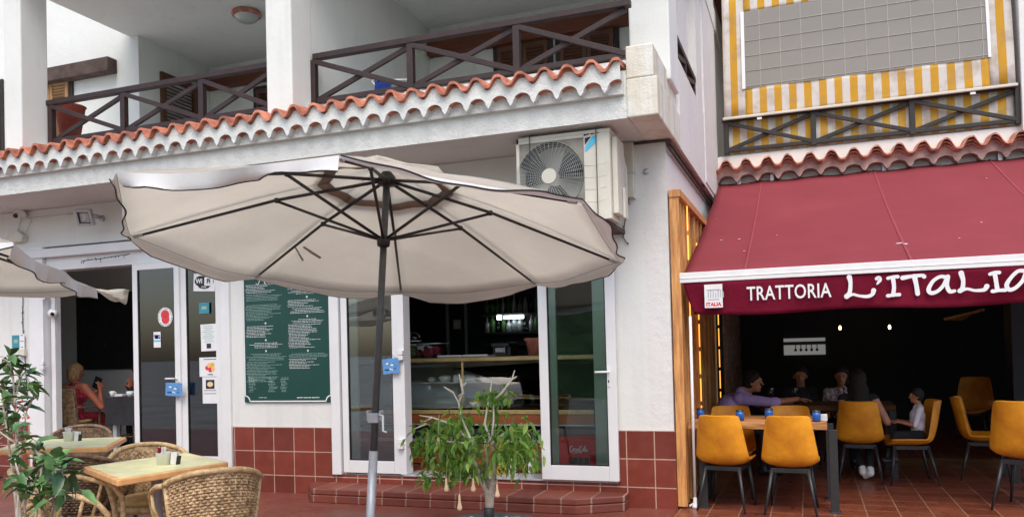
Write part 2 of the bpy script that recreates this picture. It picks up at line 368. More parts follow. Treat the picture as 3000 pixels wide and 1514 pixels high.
def text_geo(txt, size, shear=0, bold=0, spacing=1.0):
    cu = bpy.data.curves.new('t', 'FONT'); cu.body = txt; cu.size = size; cu.shear = shear; cu.offset = bold; cu.space_character = spacing
    cu.align_x = 'CENTER'; cu.align_y = 'CENTER'; cu.extrude = 0; cu.resolution_u = 3
    ob = bpy.data.objects.new('t', cu); COL.objects.link(ob)
    me = ob.to_mesh(); vs = [v.co.copy() for v in me.vertices]; fs = [list(p.vertices) for p in me.polygons]
    ob.to_mesh_clear(); bpy.data.objects.remove(ob); bpy.data.curves.remove(cu)
    return vs, fs
def put_text(m, txt, c, ex, ey, size, mi=0, **k):
    vs, fs = text_geo(txt, size, **k); c, ex, ey = V(c), V(ex).normalized(), V(ey).normalized()
    return m.add([c+ex*p.x+ey*p.y for p in vs], fs, mi)
def stroke(m, pts, w, c, ex, ey, en, mi=0, closed=False):
    # one brush stroke: a flat ribbon with round ends on the plane (ex, ey), lifted a little along en
    n = len(pts); ws = w if isinstance(w, (list, tuple)) else [w]*n
    sm = []; sw = []
    for i in range(n-1):                     # Catmull-Rom
        p0, p1, p2, p3 = (V((*pts[max(0, min(n-1, j))], 0)) for j in (i-1, i, i+1, i+2))
        for k in range(6):
            t = k/6; sm.append(.5*((2*p1)+(p2-p0)*t+(2*p0-5*p1+4*p2-p3)*t*t+(3*p1-p0-3*p2+p3)*t**3)); sw.append(ws[i]*(1-t)+ws[i+1]*t)
    sm.append(V((*pts[-1], 0))); sw.append(ws[-1])
    c, ex, ey, en = V(c), V(ex).normalized(), V(ey).normalized(), V(en).normalized()
    L, Rr = [], []
    for i, p in enumerate(sm):
        d = (sm[min(i+1, len(sm)-1)]-sm[max(i-1, 0)]).normalized(); q = V((-d.y, d.x, 0))*(sw[i]/2); L.append(p+q); Rr.append(p-q)
    W3 = lambda p: c+ex*p.x+ey*p.y+en*m_lift[0]
    m_lift[0] += .0003
    m.grid([[W3(p) for p in L], [W3(p) for p in Rr]], mi, False)
    for e, wd in ((sm[0], sw[0]), (sm[-1], sw[-1])):
        m_lift[0] += .0002
        m.add([W3(e+V((math.cos(t*.6283)*wd/2, math.sin(t*.6283)*wd/2, 0))) for t in range(10)], [list(range(10))], mi)
m_lift = [0.0]
EX, EZ, EN = V((1, 0, 0)), V((0, 0, 1)), V((0, -1, 0))
# ------------------------------------------------------------------ key planes
YF = 7.516; YS = 6.68; ZS = 3.40; XC = -1.19; XS = -1.106; YR = 11.4; YRAIL = 7.03; ZC = 5.82; ZFL = .24
# ------------------------------------------------------------------ world and sun (bright overcast)
w = bpy.data.worlds.new('World'); sc.world = w; w.use_nodes = True; wt = w.node_tree
sky = N(wt, 'ShaderNodeTexSky', sky_type='NISHITA', sun_disc=False)
SUN_EL, SUN_AZ = R(56), R(20)          # azimuth: sun behind the camera, over its right shoulder
sky.sun_elevation = SUN_EL; sky.air_density = 1.0; sky.dust_density = 3.0; sky.ozone_density = 0.0; sky.altitude = 0
sdir = V((math.sin(SUN_AZ)*math.cos(SUN_EL), -math.cos(SUN_AZ)*math.cos(SUN_EL), math.sin(SUN_EL)))
sky.sun_rotation = math.atan2(sdir.x, sdir.y)
wt.links.new(sky.outputs[0], wt.nodes['Background'].inputs[0]); wt.nodes['Background'].inputs[1].default_value = .15
sl = bpy.data.lights.new('sun', 'SUN'); sl.energy = 0.75; sl.angle = R(40); sl.color = (1, .975, .89)
so = bpy.data.objects.new('sun', sl); COL.objects.link(so); so.rotation_euler = sdir.to_track_quat('Z', 'Y').to_euler()
sc.view_settings.view_transform = 'Standard'; sc.view_settings.look = 'None'; sc.view_settings.exposure = 0.78
# ------------------------------------------------------------------ ground
structure('ground', M().add([(-400, -400, -.02), (400, -400, -.02), (400, 400, -.02), (-400, 400, -.02)], [(0, 1, 2, 3)]), 'ground')
structure('terrace_floor', M().box(-14, XC+.001, 1.2, 13, -.016, 0), 'terr')
structure('dining_floor', M().box(XC+.002, 4.5, 1.2, 10.7, -.016, 0).box(XC+.002, .9, 10.7, 15.5, -.016, 0), 'floor')
structure('raised_dining_floor', M().box(.9, 4.5, 10.7, 15.5, -.016, .09), 'floor')
hm = M(); rows = []
for i in range(17):
    r = []
    for j in range(41):
        t = i/16; X = -12.5+j*1.2
        r.append((X+random.uniform(-.4, .4), -9-t*26+random.uniform(-.3, .3), (t**.8)*(8.5+2.2*math.sin(j*.55)+random.uniform(-.6, .6)) - .05))
    rows.append(r)
structure('grassy_bank', hm.grid(rows), 'hill')
# ------------------------------------------------------------------ cafe building
cafe = thing('cafe_building', 'white two-storey building with open balconies, brown timber railings and a red-tiled plinth', 'building', (-5, YF, 0))
X = lambda px, py=1200, Y=YF: oy(px, py, Y).x
xL0, xL1 = X(95), X(682); xM1 = X(977); xR1 = X(1810)
ztL = oy(391, 774, YF).z; ztR = oy(1808, 757, YF).z+.03
wm = M(); t = .24
wm.box(-14, xL0, YF, YF+.16, 0, ZS); wm.box(xL0, xL1, YF, YF+t, ztL+.3, ZS)
wm.box(xL1, xM1, YF, YF+t, 0, ZS); wm.box(xM1, xR1, YF, YF+t, ztR, ZS); wm.box(xM1, xR1, YF+.02, YF+t, 0, ZFL-.01); wm.box(xR1, XC-.22, YF, YF+t, 0, ZS)
wm.build('wall', 'wall', cafe)
M().box(XC-.22, XC, YF, YR, 0, ZS).build('side_wall', 'side', cafe)
# red tile plinth, proud of the plaster
pm = M()
pm.box(xL1+.01, xM1, YF-.014, YF-.002, 0, .716); pm.box(xR1+.004, XC+.012, YF-.014, YF-.002, 0, .716)
for pa_, pb_, ph_ in ((xL1+.01, xM1, .716), (xR1+.004, XC+.012, .716), (xM1+.001, xR1+.003, ZFL-.02), (-14, xL0-.05, .716)): M().box(pa_, pb_, YF-.014, YF-.002, 0, ph_).build('plinth', 'plinth', cafe)
M().box(X(1180), xR1-.01, YF-.03, YF+.3, ZFL-.018, ZFL).build('sill', 'steel', cafe, bevel=.004); M().box(xL0, xL1, YF-.02, YF+.3, ZFL-.1, ZFL).build('sill', 'steel', cafe, bevel=.004)
# balcony slab: front beam, soffit, ledge
bm_ = M(); bm_.box(-14, -1.365, YS, 7.2, ZS, 3.80); bm_.box(-14, -1.365, 6.9, 7.22, 3.80, 3.965); bm_.box(-14, XS-.02, 7.2, 9.9, ZS+.004, 3.75)
bm_.build('balcony_slab', 'slab', cafe)
pd = M(); pd.box(-1.364, XS, YS-.02, 7.95, ZS-.003, 3.72); pd.box(-1.364, XS-.03, YS-.02, 7.95, 3.72, 3.995); pd.build('corner_pedestal', 'stained', cafe, bevel=.012)
sp_ = M(); sp_.box(XS-.2, XS-.004, 7.95, YR, ZS, 4.28); sp_.box(XS-.22, XS-.012, 9.46, YR, 4.28, 6.3); sp_.box(XS-.32, XS-.1, 8.72, 9.46, 4.28, 6.3); sp_.box(XS-.21, XS+.008, 9.96, YR, ZS+.05, 6.3)
sp_.build('side_parapet', 'side', cafe)
for (a, b, c, d, z0) in ((-8.52, -8.26, YS, 7.03, 3.79), (-4.954, -4.656, YS, 7.03, 3.79), (oy(1842, 80, 7.36).x, -1.10, 7.36, 7.86, 3.9)):
    M().box(a, b, c, d, z0, ZC+.05).build('pillar', 'wall', cafe, bevel=.015)
M().box(-4.85, -4.66, 7.031, 9.81, 3.75, ZC+.02).box(-14, -8.29, 8.44, 8.68, 3.4, 9).box(-8.5, -8.29, 8.68, 9.81, 3.4, ZC+.02).box(-8.29, -1.12, 9.81, 10.0, 3.4, ZC+.02).build('balcony_wall', 'wall', cafe)
M().box(-8.43, -1.0, 6.6, 10.0, ZC, ZC+.28).build('balcony_ceiling', 'wall', cafe)
# cornice of clay tiles: a wavy upper row over plastered arches
def cornice(parent, x0, x1, yf, yb, zu, amp, per, mats, arch=True, th=.016, dz=.13, ar=.055, lip=.085, layers=1, ph=0.0, drop=0.0, fill=0):
    n = int((x1-x0)/per*16)
    for L in range(layers):
        m = M(); sl_ = .12
        P_ = lambda x, y, d: (x, y, zu + amp*(math.cos(2*math.pi*(x-x0)/per+ph) - .10*math.cos(6*math.pi*(x-x0)/per+3*ph))*(1-.22*L) + d + (y-yf)*sl_ + .006*math.sin(int((x-x0)/per)*2.7) - drop*L)
        xs = [x0+(x1-x0)*i/n for i in range(n+1)]; y0 = yf+L*.05
        jit = lambda x: .012*math.sin(int((x-x0)/per*2)*5.1)
        top = [[P_(x, y0+jit(x), th) for x in xs], [P_(x, yb, th) for x in xs]]; bot = [[P_(x, y0+jit(x), 0) for x in xs], [P_(x, yb, 0) for x in xs]]
        m.grid(top); m.grid(bot); m.grid([top[0], bot[0]], 0, False)
        for e in (0, -1): m.add([top[0][e], top[1][e], bot[1][e], bot[0][e]], [(0, 1, 2, 3)])
        m.build('cornice_tiles', mats[0], parent)
    m = M(); yw = yf+lip; n = int((x1-x0)/per*20); xs = [x0+(x1-x0)*i/n for i in range(n+1)]
    def lowz(x):
        u = ((x-x0)/per+.5+ph/(2*math.pi)) % 1.0 - .5; a = abs(u)*per
        r = per*.37
        return zu-dz + (math.sqrt(max(0, r*r-a*a))/r*ar if a < r else -.03*(a-r)/(per*.1))
    hi = lambda x: zu+amp*math.cos(2*math.pi*(x-x0)/per+ph)-.004
    f_hi = [(x, yw, hi(x)) for x in xs]; f_lo = [(x, yw, lowz(x)) for x in xs]; b_lo = [(x, yb, lowz(x)-.002) for x in xs]; b_hi = [(x, yb, hi(x)) for x in xs]
    m.grid([f_hi, f_lo], 0, False)
    o = len(m.f); m.grid([f_lo, b_lo], 1, False)
    for i in range(n):
        xm = (xs[i]+xs[i+1])/2; u = abs(((xm-x0)/per+.5+ph/(2*math.pi)) % 1.0 - .5)*per
        if u > per*.33: m.m[o+i] = 0
    m.grid([f_hi, b_hi], 0, False)
    if fill: m.box(x0, x1, yw+fill, yb, zu-dz-.04, zu-.02, 0)
    m.build('cornice_mortar', mats[1:], parent)
zu_ = oy(1300, 264, YS-.16).z
cornice(cafe, -13.0, -1.39, YS-.17, 6.9, zu_, .046, .2075, ('terra', 'slab', 'terra'), dz=.172, ph=1.2, lip=.045, ar=.062, layers=2, drop=.020, fill=.075, th=.024)
# white tip of the ledge behind the tiles
# railings
def railing(parent, pts, z0, z1, posts, mat, w=.075, axis='x', fixed=YRAIL, xs_dir=True):
    G = (lambda a, z: V((a, fixed, z))) if axis == 'x' else (lambda a, z: V((fixed, a, z)))
    a0, a1 = pts; ref = (0, 0, 1)
    off = V((0, .02, 0)) if axis == 'x' else V((.02, 0, 0))
    M().bar(G(a0-.03, z1-.03), G(a1+.03, z1-.03), w, .06).build('top_rail', mat, parent, bevel=.006)
    M().bar(G(a0, z0+.025), G(a1, z0+.025), .045, .05).build('bottom_rail', mat, parent, bevel=.004)
    allp = posts
    for p in posts: M().bar(G(p, z0-.02), G(p, z1-.06), .065, .065, ref=(1, 0, 0)).build('post', mat, parent, bevel=.005)
    posts = posts+[a1-.02] if a1-posts[-1] > .3 else posts
    for i in range(len(posts)-1):
        A, B = posts[i], posts[i+1]
        M().bar(G(A, z0+.03)+off*.8, G(B, z1-.07)+off*.8, .03, .05).build('brace', mat, parent, bevel=.004)
        M().bar(G(A, z1-.07)-off*.8, G(B, z0+.03)-off*.8, .03, .05).build('brace', mat, parent, bevel=.004)
zr0, zr1 = 4.03, oy(1204, 112, YRAIL).z
xr = lambda px, py: oy(px, py, YRAIL).x
railing(cafe, (-4.60, xr(1840, 80)), zr0, zr1, [xr(920, 240), xr(1204, 190), xr(1514, 140)], 'brownwood')
railing(cafe, (-8.24, -4.97), zr0, zr1, [xr(152, 360), xr(364, 330), xr(593, 290), xr(806, 260)], 'brownwood')
railing(cafe, (7.9, 9.44), 4.30, 4.56, [7.92, 8.7, 9.42], 'brownwood', axis='y', fixed=XS-.06)
# lintels, shutters, balcony doors
def lintel(a, b, Y, d, h, mat):
    p, q = oy(*a, Y), oy(*b, Y); M().box(p.x, q.x, Y-d, Y-.001, q.z-h, q.z).build('lintel', mat, cafe, bevel=.008)
lintel((60, 240), (343, 176), 8.44, .16, .19, 'lintelwood')
lintel((588, 248), (820, 195), 9.81, .10, .20, 'redwood'); lintel((1262, 148), (1880, 20), 9.81, .12, .22, 'redwood')
def shutter(x0, x1, z0, z1, Y, mat, leaves=2, ang=0):
    m = M(); gap = .01; wl = (x1-x0)/leaves
    m.box(x0-.06, x0, Y-.03, Y-.001, z0, z1+.05); m.box(x1, x1+.06, Y-.03, Y-.001, z0, z1+.05); m.box(x0, x1, Y-.03, Y-.001, z1, z1+.05)
    r = m.build('shutter_frame', 'blackrail', cafe, bevel=.003)
    for k in range(leaves):
        a, b = x0+k*wl+gap/2, x0+(k+1)*wl-gap/2; s = M()
        s.box(a, a+.05, Y-.05, Y-.02, z0, z1); s.box(b-.05, b, Y-.05, Y-.02, z0, z1); s.box(a+.05, b-.05, Y-.05, Y-.02, z1-.06, z1); s.box(a+.05, b-.05, Y-.05, Y-.02, z0, z0+.06)
        zz = z0+.08
        while zz < z1-.07:
            s.frame(((a+b)/2, Y-.035, zz+.012), ((b-a)/2-.05, 0, 0), (0, .012, -.012), (0, .0035, .0035)); zz += .042
        s.box(a+.05, b-.05, Y-.012, Y-.006, z0+.05, z1-.05, 1)
        s.build('shutter', [mat, 'gasket'], cafe)
shutter(oy(100, 300, 8.44).x, oy(207, 240, 8.44).x, 3.9, oy(200, 232, 8.44).z, 8.44, 'shutter')
shutter(-11.6, oy(4, 300, 8.44).x, 3.9, oy(3, 245, 8.44).z, 8.44, 'shutter_dark')
shutter(oy(1460, 180, 9.81).x, oy(1608, 150, 9.81).x, 3.9, oy(1600, 120, 9.81).z, 9.81, 'shutter_dark')
shutter(oy(1642, 150, 9.81).x, oy(1800, 100, 9.81).x, 3.9, oy(1790, 87, 9.81).z, 9.81, 'shutter_dark')
shutter(oy(756, 300, 9.81).x, oy(850, 290, 9.81).x, 3.9, oy(780, 262, 9.81).z, 9.81, 'shutter_dark')
# open balcony door leaf standing off the return wall
q0 = ox(470, 210, -8.27); q1 = ox(575, 262, -8.27)
dm = M(); y0, y1, zt = q0.y, min(q1.y, 9.75), q0.z
dm.box(-8.285, -8.24, y0, y0+.08, 3.75, zt); dm.box(-8.285, -8.24, y1-.08, y1, 3.75, zt); dm.box(-8.285, -8.24, y0+.08, y1-.08, zt-.09, zt)
zz = 3.8
while zz < zt-.1: dm.frame((-8.262, (y0+y1)/2, zz), (0, (y1-y0)/2-.08, 0), (.014, 0, -.014), (.003, 0, .003)); zz += .05
dm.build('balcony_door', 'shutter_dark', cafe)
# pipes under the soffit along the side
M().tube([(XC+.035, YF-.02, 3.37), (XC+.035, YR-.05, 3.37)], .022).tube([(XC+.035, YF-.02, 3.315), (XC+.035, YR-.05, 3.315)], .016).tube([(-1.62, YF-.02, 3.385), (XC+.035, YF-.02, 3.385)], .014).build('wall_pipe', 'lintelwood', cafe)
# wall studs and hooks
M().lathe([(.028, 0), (.028, .012), (.012, .016)], (X(1893, 503), YF-.0005, oy(1893, 503, YF).z), 12, ax=(0, -1, 0)).build('wall_plug', 'steel', cafe)
# roof
M().box(-14, XS+.02, 10.0, 15.5, ZC, ZC+.28).build('roof', 'wall', cafe)
# interior shell (floor, walls, ceiling) behind the shop front
XP = -5.75
M().box(-12, XP+.05, YF+.25, 12, ZFL-.06, ZFL-.02).build('room_floor', 'bouncefloor', cafe); M().box(XP+.051, XC-.23, YF+.25, 12, ZFL-.06, ZFL-.02).build('room_floor', 'plinth', cafe); M().box(XP-.02, XP-.002, YF+.25, 9.55, ZFL-.02, 3.3).build('room_wall', 'room', cafe)  # pale floor and partition lining added to bounce daylight around the room
M().box(-12, XP, 9.55, 9.7, ZFL-.02, 3.3).box(-11.4, -11.3, YF+.25, 9.55, ZFL-.02, 3.3).build('room_wall', 'room', cafe)
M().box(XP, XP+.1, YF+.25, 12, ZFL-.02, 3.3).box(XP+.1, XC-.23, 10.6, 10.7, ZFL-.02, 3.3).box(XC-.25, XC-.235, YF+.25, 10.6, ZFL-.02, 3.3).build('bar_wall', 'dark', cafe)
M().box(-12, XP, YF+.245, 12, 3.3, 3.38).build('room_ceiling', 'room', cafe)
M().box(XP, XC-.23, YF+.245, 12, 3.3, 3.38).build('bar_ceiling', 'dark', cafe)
# doors ------------------------------------------------------------
def leaf(px0, px1, zt, Y=YF-.03, z0=ZFL+.005, st=.085, bt=.13, reveal=(0, 0), gl='glass', name='door', handle=None, py=1200, d=.05):
    x0, x1 = X(px0, py, Y), X(px1, py, Y); m = M()
    m.box(x0, x0+st, Y, Y+d, z0, zt); m.box(x1-st, x1, Y, Y+d, z0, zt); m.box(x0+st, x1-st, Y+.001, Y+d-.001, z0, z0+bt); m.box(x0+st, x1-st, Y+.001, Y+d-.001, zt-st, zt)
    D = m.build(name, 'pvc', cafe, bevel=.005)
    a, b = x0+st, x1-st
    g = M()
    for (u0, u1) in ((a, a+.008), (b-.008, b)): g.box(u0, u1, Y+.004, Y+.03, z0+bt, zt-st)
    g.box(a, b, Y+.004, Y+.03, z0+bt, z0+bt+.008); g.build('gasket', 'gasket', D)
    if reveal[0] or reveal[1]:
        g = M()
        if reveal[0]: g.box(a+.009, a+.009+reveal[0], Y+.028, Y+.052, z0+bt+.008, zt-st)
        if reveal[1]: g.box(b-.009-reveal[1], b-.009, Y+.028, Y+.052, z0+bt+.008, zt-st)
        g.build('inner_stile', 'pvcgrey', D)
    M().box(a+.002, b-.002, Y+.018, Y+.022, z0+bt-.01, zt-st+.01).build('glass', gl, D)
    if handle:
        hx, hz, s = handle
        h = M().box(hx-.016, hx+.016, Y-.008, Y, hz-.14, hz+.05).tube([(hx, Y, hz), (hx, Y-.05, hz)], .01).tube([(hx, Y-.05, hz), (hx+.12*s, Y-.05, hz)], .011)
        h.box(hx-.006, hx+.006, Y-.011, Y-.007, hz-.10, hz-.075, 1)
        h.build('handle', ['pvc', 'gasket'], D, bevel=.003)
    return D
jm = M()
jm.box(X(977), X(1003), YF-.05, YF+.2, ZFL-.018, ztR); jm.box(X(1174), X(1191), YF-.03, YF+.12, ZFL, ztR); jm.box(X(1003), X(1590), YF-.01, YF+.1, ztR-.08, ztR)
jm.box(xL0, X(136), YF-.03, YF+.2, ZFL, ztL+.3); jm.box(X(140), X(152), YF+.06, YF+.15, ZFL, ztL+.3); jm.box(X(656), X(682), YF-.035, YF+.2, ZFL, ztL+.02); jm.box(X(136), X(682), YF+.02, YF+.22, ztL+.001, ztL+.28)
jm.build('door_jamb', 'pvc', cafe, bevel=.005)
for (px, pz) in ((1172, 1300), (1172, 1040), (122, 1070), (125, 865)):
    c = oy(px, pz, YF-.07)
    hg = M(); hg.box(c.x-.03, c.x+.03, YF-.075, YF-.032, c.z-.05, c.z-.004); hg.box(c.x-.03, c.x+.03, YF-.075, YF-.032, c.z+.003, c.z+.05).box(c.x-.012, c.x+.012, YF-.07, YF-.04, c.z-.005, c.z+.004)
    hg.build('hinge', 'pvc', cafe, bevel=.004)
hy = lambda px, py, Y: oy(px, py, Y)
leaf(1003, 1171, ztR-.09, reveal=(.10, 0), gl='glass', st=.075)
h = hy(1772, 1089, YF-.1); leaf(1583, 1808, ztR-.005, Y=YF-.075, reveal=(.07, .12), gl='glassdark', st=.09, bt=.14, handle=(h.x+.03, h.z, -1))
h = hy(516, 1108, YF-.04); leaf(393, 530, ztL-.005, reveal=(.12, 0), gl='glass', st=.075, handle=(h.x, h.z, -1))
leaf(532, 655, ztL-.005, Y=YF+.0, reveal=(0, .03), gl='glass', st=.09, name='door')
# roller blind box over the left doorway
c = oy(330, 755, YF-.05); M().box(-9.3, X(690), YF-.06, YF-.001, ztL+.16, ztL+.27).build('blind_box', 'pvc', cafe, bevel=.01)
# two-course brick step with clipped corners
st_ = thing('brick_step', 'low red brick step with clipped corners below the glass doors', 'step', (-3.3, YF-.4, 0))
a = oz(1000, 1462, 0).y; xa = oy(925, 1425, YF-.015).x; xb = oy(1843, 1455, YF-.015).x; yf_ = oz(1206, 1484, 0).y
poly = [(xa, YF-.016, 0), (xa+.0, YF-.16, 0), (xa+.22, yf_, 0), (xb-.40, yf_, 0), (xb, YF-.2, 0), (xb, YF-.016, 0)]
M().prism(poly, (0, 0, .075)).build('lower_course', 'step', st_, bevel=.008)
M().prism([(p[0], p[1]+(.012 if p[1] < YF-.1 else 0), .077) for p in poly], (0, 0, .062)).build('upper_course', 'step', st_, bevel=.012)
# ------------------------------------------------------------------ trattoria building (recessed wing)
tra = thing('trattoria_building', 'recessed white wing with a tiled eave and black-framed balcony above the dark dining room', 'building', (1, YR, 0))
xl, xr_ = XS-.01, 5.5
Y1 = YR-.22                              # face of the eave / balcony front
zb = oy(2600, 403, YR).z                 # foot of the balcony rail
ztile = oy(2112, 467, YR).z
M().box(xl, xr_, YR, YR+.25, 3.2, zb-.03).box(xl, xr_, YR+.25, YR+2.6, zb-.4, zb-.1).build('balcony_wall', 'wall', tra)
xp = oy(2983, 200, YR).x
M().box(xp, xr_, YR-.12, YR+.3, zb-.2, 6.6).build('pilaster', 'wall', tra, bevel=.01)
M().box(xl, xp, YR+2.4, YR+2.6, zb-.4, 7).box(xp, xp+.2, YR+.3, YR+2.4, zb-.1, 6.6).box(xl-.12, xl-.002, YR, YR+2.6, 3.0, 7).build('inner_wall', 'room', tra)
M().box(xl-.1, xr_, YR+.02, YR+2.6, 6.36, 6.5).build('balcony_ceiling', 'redwood', tra)
ztile = oy(2112, 489, YR-.28).z
cornice(tra, xl-.10, 4.2, YR-.30, YR+.02, ztile, .066, .262, ('terra_old', 'claygrey', 'claygrey'), dz=.17, ar=.06, lip=.13, layers=4, ph=.4, drop=.026, th=.020)
M().box(xl-.02, xr_, YR-.06, YR-.001, 3.0, ztile-.20).build('soffit_band', 'room', tra)
zt2 = oy(2112, 352, YR).z+.01
railing(tra, (oy(2116, 400, YR-.03).x+.03, oy(2990, 300, YR-.03).x-.03), zb+.01, zt2, [oy(x, 400-(x-2116)*.11, YR-.03).x for x in (2128, 2383, 2672, 2982)], 'blackrail', axis='x', fixed=YR-.03, w=.06)
# ground floor: dark dining room
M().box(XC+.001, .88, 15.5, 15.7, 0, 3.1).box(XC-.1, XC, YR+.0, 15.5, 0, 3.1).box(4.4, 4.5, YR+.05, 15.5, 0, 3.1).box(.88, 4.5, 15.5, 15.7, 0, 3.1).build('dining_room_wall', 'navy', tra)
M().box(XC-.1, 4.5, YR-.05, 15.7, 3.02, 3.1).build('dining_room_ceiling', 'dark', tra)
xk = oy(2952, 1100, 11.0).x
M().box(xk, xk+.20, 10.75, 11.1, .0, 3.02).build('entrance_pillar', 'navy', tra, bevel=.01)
M().box(xk+.202, 4.3, 10.9, 11.15, 0, 3.02).build('stone_wall', 'stonewall', tra)
M().box(XC+.002, XC+.02, ox(2122, 1000, XC+.02).y, 15.3, .0, 2.6).build('mosaic_panel', 'mosaic', tra)
# raised threshold
M().box(.885, xk, 10.66, 10.70, -.01, .10).build('threshold', 'oakshaded', tra, bevel=.004)
# ------------------------------------------------------------------ red awning
YB = oz(2037, 1487).y - .02             # plane of the front bar
xa0 = oy(1993, 815, YB).x; xa1 = 4.3; zbar = oy(1993, 815, YB).z
aw = thing('red_awning', 'maroon folding-arm awning with a white front bar over the dining terrace', 'awning', (1.2, YR, zbar))
yt = YR-.10; ztop = oy(2118, 545, yt).z
rows = []
nx, ny = 60, 14
for j in range(ny+1):
    t = j/ny; rows.append([(xa0+.02+(xa1-xa0)*i/nx, YB+.02+(yt-YB)*t, zbar+.02+(ztop-zbar)*t - .05*math.sin(math.pi*t)+.006*math.sin(i*.9+2*t)) for i in range(nx+1)])
M().grid(rows).build('cloth', 'red', aw, solid=.004)
for xs_ in (oy(2232, 555, yt).x, oy(2560, 508, yt).x, oy(2900, 467, yt).x):
    M().grid([[(xs_-.013, YB+.03+(yt-YB)*t/12, zbar+.034+(ztop-zbar)*t/12-.05*math.sin(math.pi*t/12)) for t in range(13)],
              [(xs_+.013, YB+.03+(yt-YB)*t/12, zbar+.034+(ztop-zbar)*t/12-.05*math.sin(math.pi*t/12)) for t in range(13)]]).build('seam', 'seam', aw, solid=.003)
sm_ = M()
for (px, py, r) in ((2112, 693, .012), (2165, 690, .012), (2180, 728, .008), (2640, 706, .02), (2652, 709, .02), (2630, 707, .016), (2875, 640, .01), (2890, 515, .008), (2275, 678, .007), (2100, 630, .006), (2810, 690, .007)):
    p = V((0, 0, 0)); d = ray(px, py)
    nrm = V((0, -(ztop-zbar), (yt-YB))).normalized(); p0 = V((0, YB+.02, zbar+.02))
    p = CAM + d*((p0-CAM).dot(nrm)/d.dot(nrm)); tt = min(1, max(0, (p.y-YB-.02)/(yt-YB))); p = p-V((0, 0, .05*math.sin(math.pi*tt)-.006))
    sm_.ball(p, r, 6, 0, (1.2, .7, .35))
sm_.build('dropping', 'paper', aw)
M().box(xa0, xa1, YB-.05, YB+.03, zbar-.048, zbar+.045).box(xa0, xa1, YB-.055, YB-.049, zbar-.012, zbar-.004).build('front_bar', 'white', aw, bevel=.012)
zv = oy(2030, 925, YB).z
rows = []; nxx = 180
for j in range(9):
    t = j/8; r = []
    for i in range(nxx+1):
        u = i/nxx; x = xa0+.03+(xa1-xa0-.03)*u
        inset = .10*t if u < .02 else 0
        wv = .022*math.sin(x*5.1+.4)*t + .012*math.sin(x*13+1.5*t)*t + .008*math.sin(x*3-t*3)
        r.append((x+ (.09*t**1.2)*max(0, 1-u*14), YB-.035+wv, zbar-.05-(zbar-.05-zv)*t + .012*math.sin(x*4.2)*t))
    rows.append(r)
M().grid(rows).build('valance', 'valance', aw, solid=.003)
for xx in (-.35, 1.4, 3.2):
    M().bar((xx, yt-.1, ztop-.12), (xx+.5, YB+1.3, zbar+.35), .05, .07).bar((xx+.5, YB+1.3, zbar+.35), (xx, YB+.03, zbar), .04, .06).build('folding_arm', 'white', aw, bevel=.006)
M().box(xa0+.1, xa1, yt-.02, yt+.09, ztop-.10, ztop+.0).build('roller_case', 'steel', aw, bevel=.01)
for px in (2165, 2262, 2590, 2930):
    c = oy(px, 530-(px-2165)*.105, yt-.0); M().box(c.x-.025, c.x+.025, yt-.01, yt+.12, ztop-.02, ztop+.10).build('bracket', 'steel', aw, bevel=.005)
YL = YB-.074
lm = M(); c = oy(2309, 857, YL); wT = oy(2433, 857, YL).x-oy(2185, 857, YL).x
vs, fs = text_geo('TRATTORIA', 1, bold=.012, spacing=1.04); ww = max(v.x for v in vs)-min(v.x for v in vs); hh = max(v.y for v in vs)-min(v.y for v in vs)
sx = wT/ww; hz_ = (oy(2309, 834, YL).z-oy(2309, 876, YL).z)/hh
lm.add([V((c.x+v.x*sx, YL, c.z+v.y*hz_)) for v in vs], fs)
# brush lettering L'ITaLIa
Lt = lambda px, py: (oy(px, py, YL).x, oy(px, py, YL).z)
def brush(pts, w):
    stroke(lm, [Lt(*p) for p in pts], [q*.0028 for q in w] if isinstance(w, list) else w*.0028, (0, YL-.0005, 0), EX, EZ, EN)
C8 = lambda x, y: (1850+x/1.68, 740+y/1.68)
for pts, w_ in (
    ([(1072, 120), (1078, 150), (1074, 195), (1060, 215)], [15, 11, 12, 16]), ([(1062, 215), (1090, 205), (1120, 212), (1160, 215), (1185, 205), (1192, 185)], [12, 8, 8, 10, 11, 14]),
    ([(1206, 128), (1218, 124), (1222, 136), (1208, 155)], [10, 12, 11, 4]),
    ([(1262, 126), (1285, 120), (1310, 118)], [10, 9, 11]), ([(1286, 122), (1292, 165), (1288, 208)], [12, 11, 12]), ([(1262, 212), (1290, 208), (1318, 206)], [11, 9, 11]),
    ([(1335, 124), (1380, 116), (1430, 112), (1440, 118)], [14, 10, 10, 12]), ([(1392, 116), (1402, 160), (1408, 202)], [14, 12, 13]),
    ([(1550, 122), (1520, 118), (1484, 140), (1462, 180), (1474, 198), (1505, 190), (1535, 160), (1556, 118)], [12, 10, 10, 12, 12, 10, 10, 13]), ([(1556, 118), (1552, 160), (1566, 190), (1590, 188)], [13, 11, 12, 9]),
    ([(1622, 100), (1632, 140), (1628, 175), (1616, 188)], [15, 11, 12, 14]), ([(1618, 188), (1650, 178), (1690, 186), (1735, 182), (1748, 165)], [12, 8, 8, 11, 14]),
    ([(1764, 106), (1785, 98), (1808, 98)], [10, 9, 11]), ([(1786, 100), (1794, 145), (1800, 185)], [12, 11, 12]), ([(1776, 190), (1805, 186), (1838, 184)], [11, 9, 11]),
    ([(1935, 90), (1900, 92), (1865, 125), (1845, 160), (1858, 182), (1890, 172), (1925, 135), (1945, 88)], [12, 10, 10, 12, 12, 10, 10, 13]), ([(1945, 88), (1942, 135), (1956, 172), (1985, 170)], [13, 11, 12, 9])):
    brush([C8(*p) for p in pts], w_)
lm.build('lettering', 'paper', aw)
em = M(); p, q = oy(2063, 834, YL), oy(2118, 900, YL)
em.box(p.x, q.x, YL-.002, YL+.002, q.z, p.z)
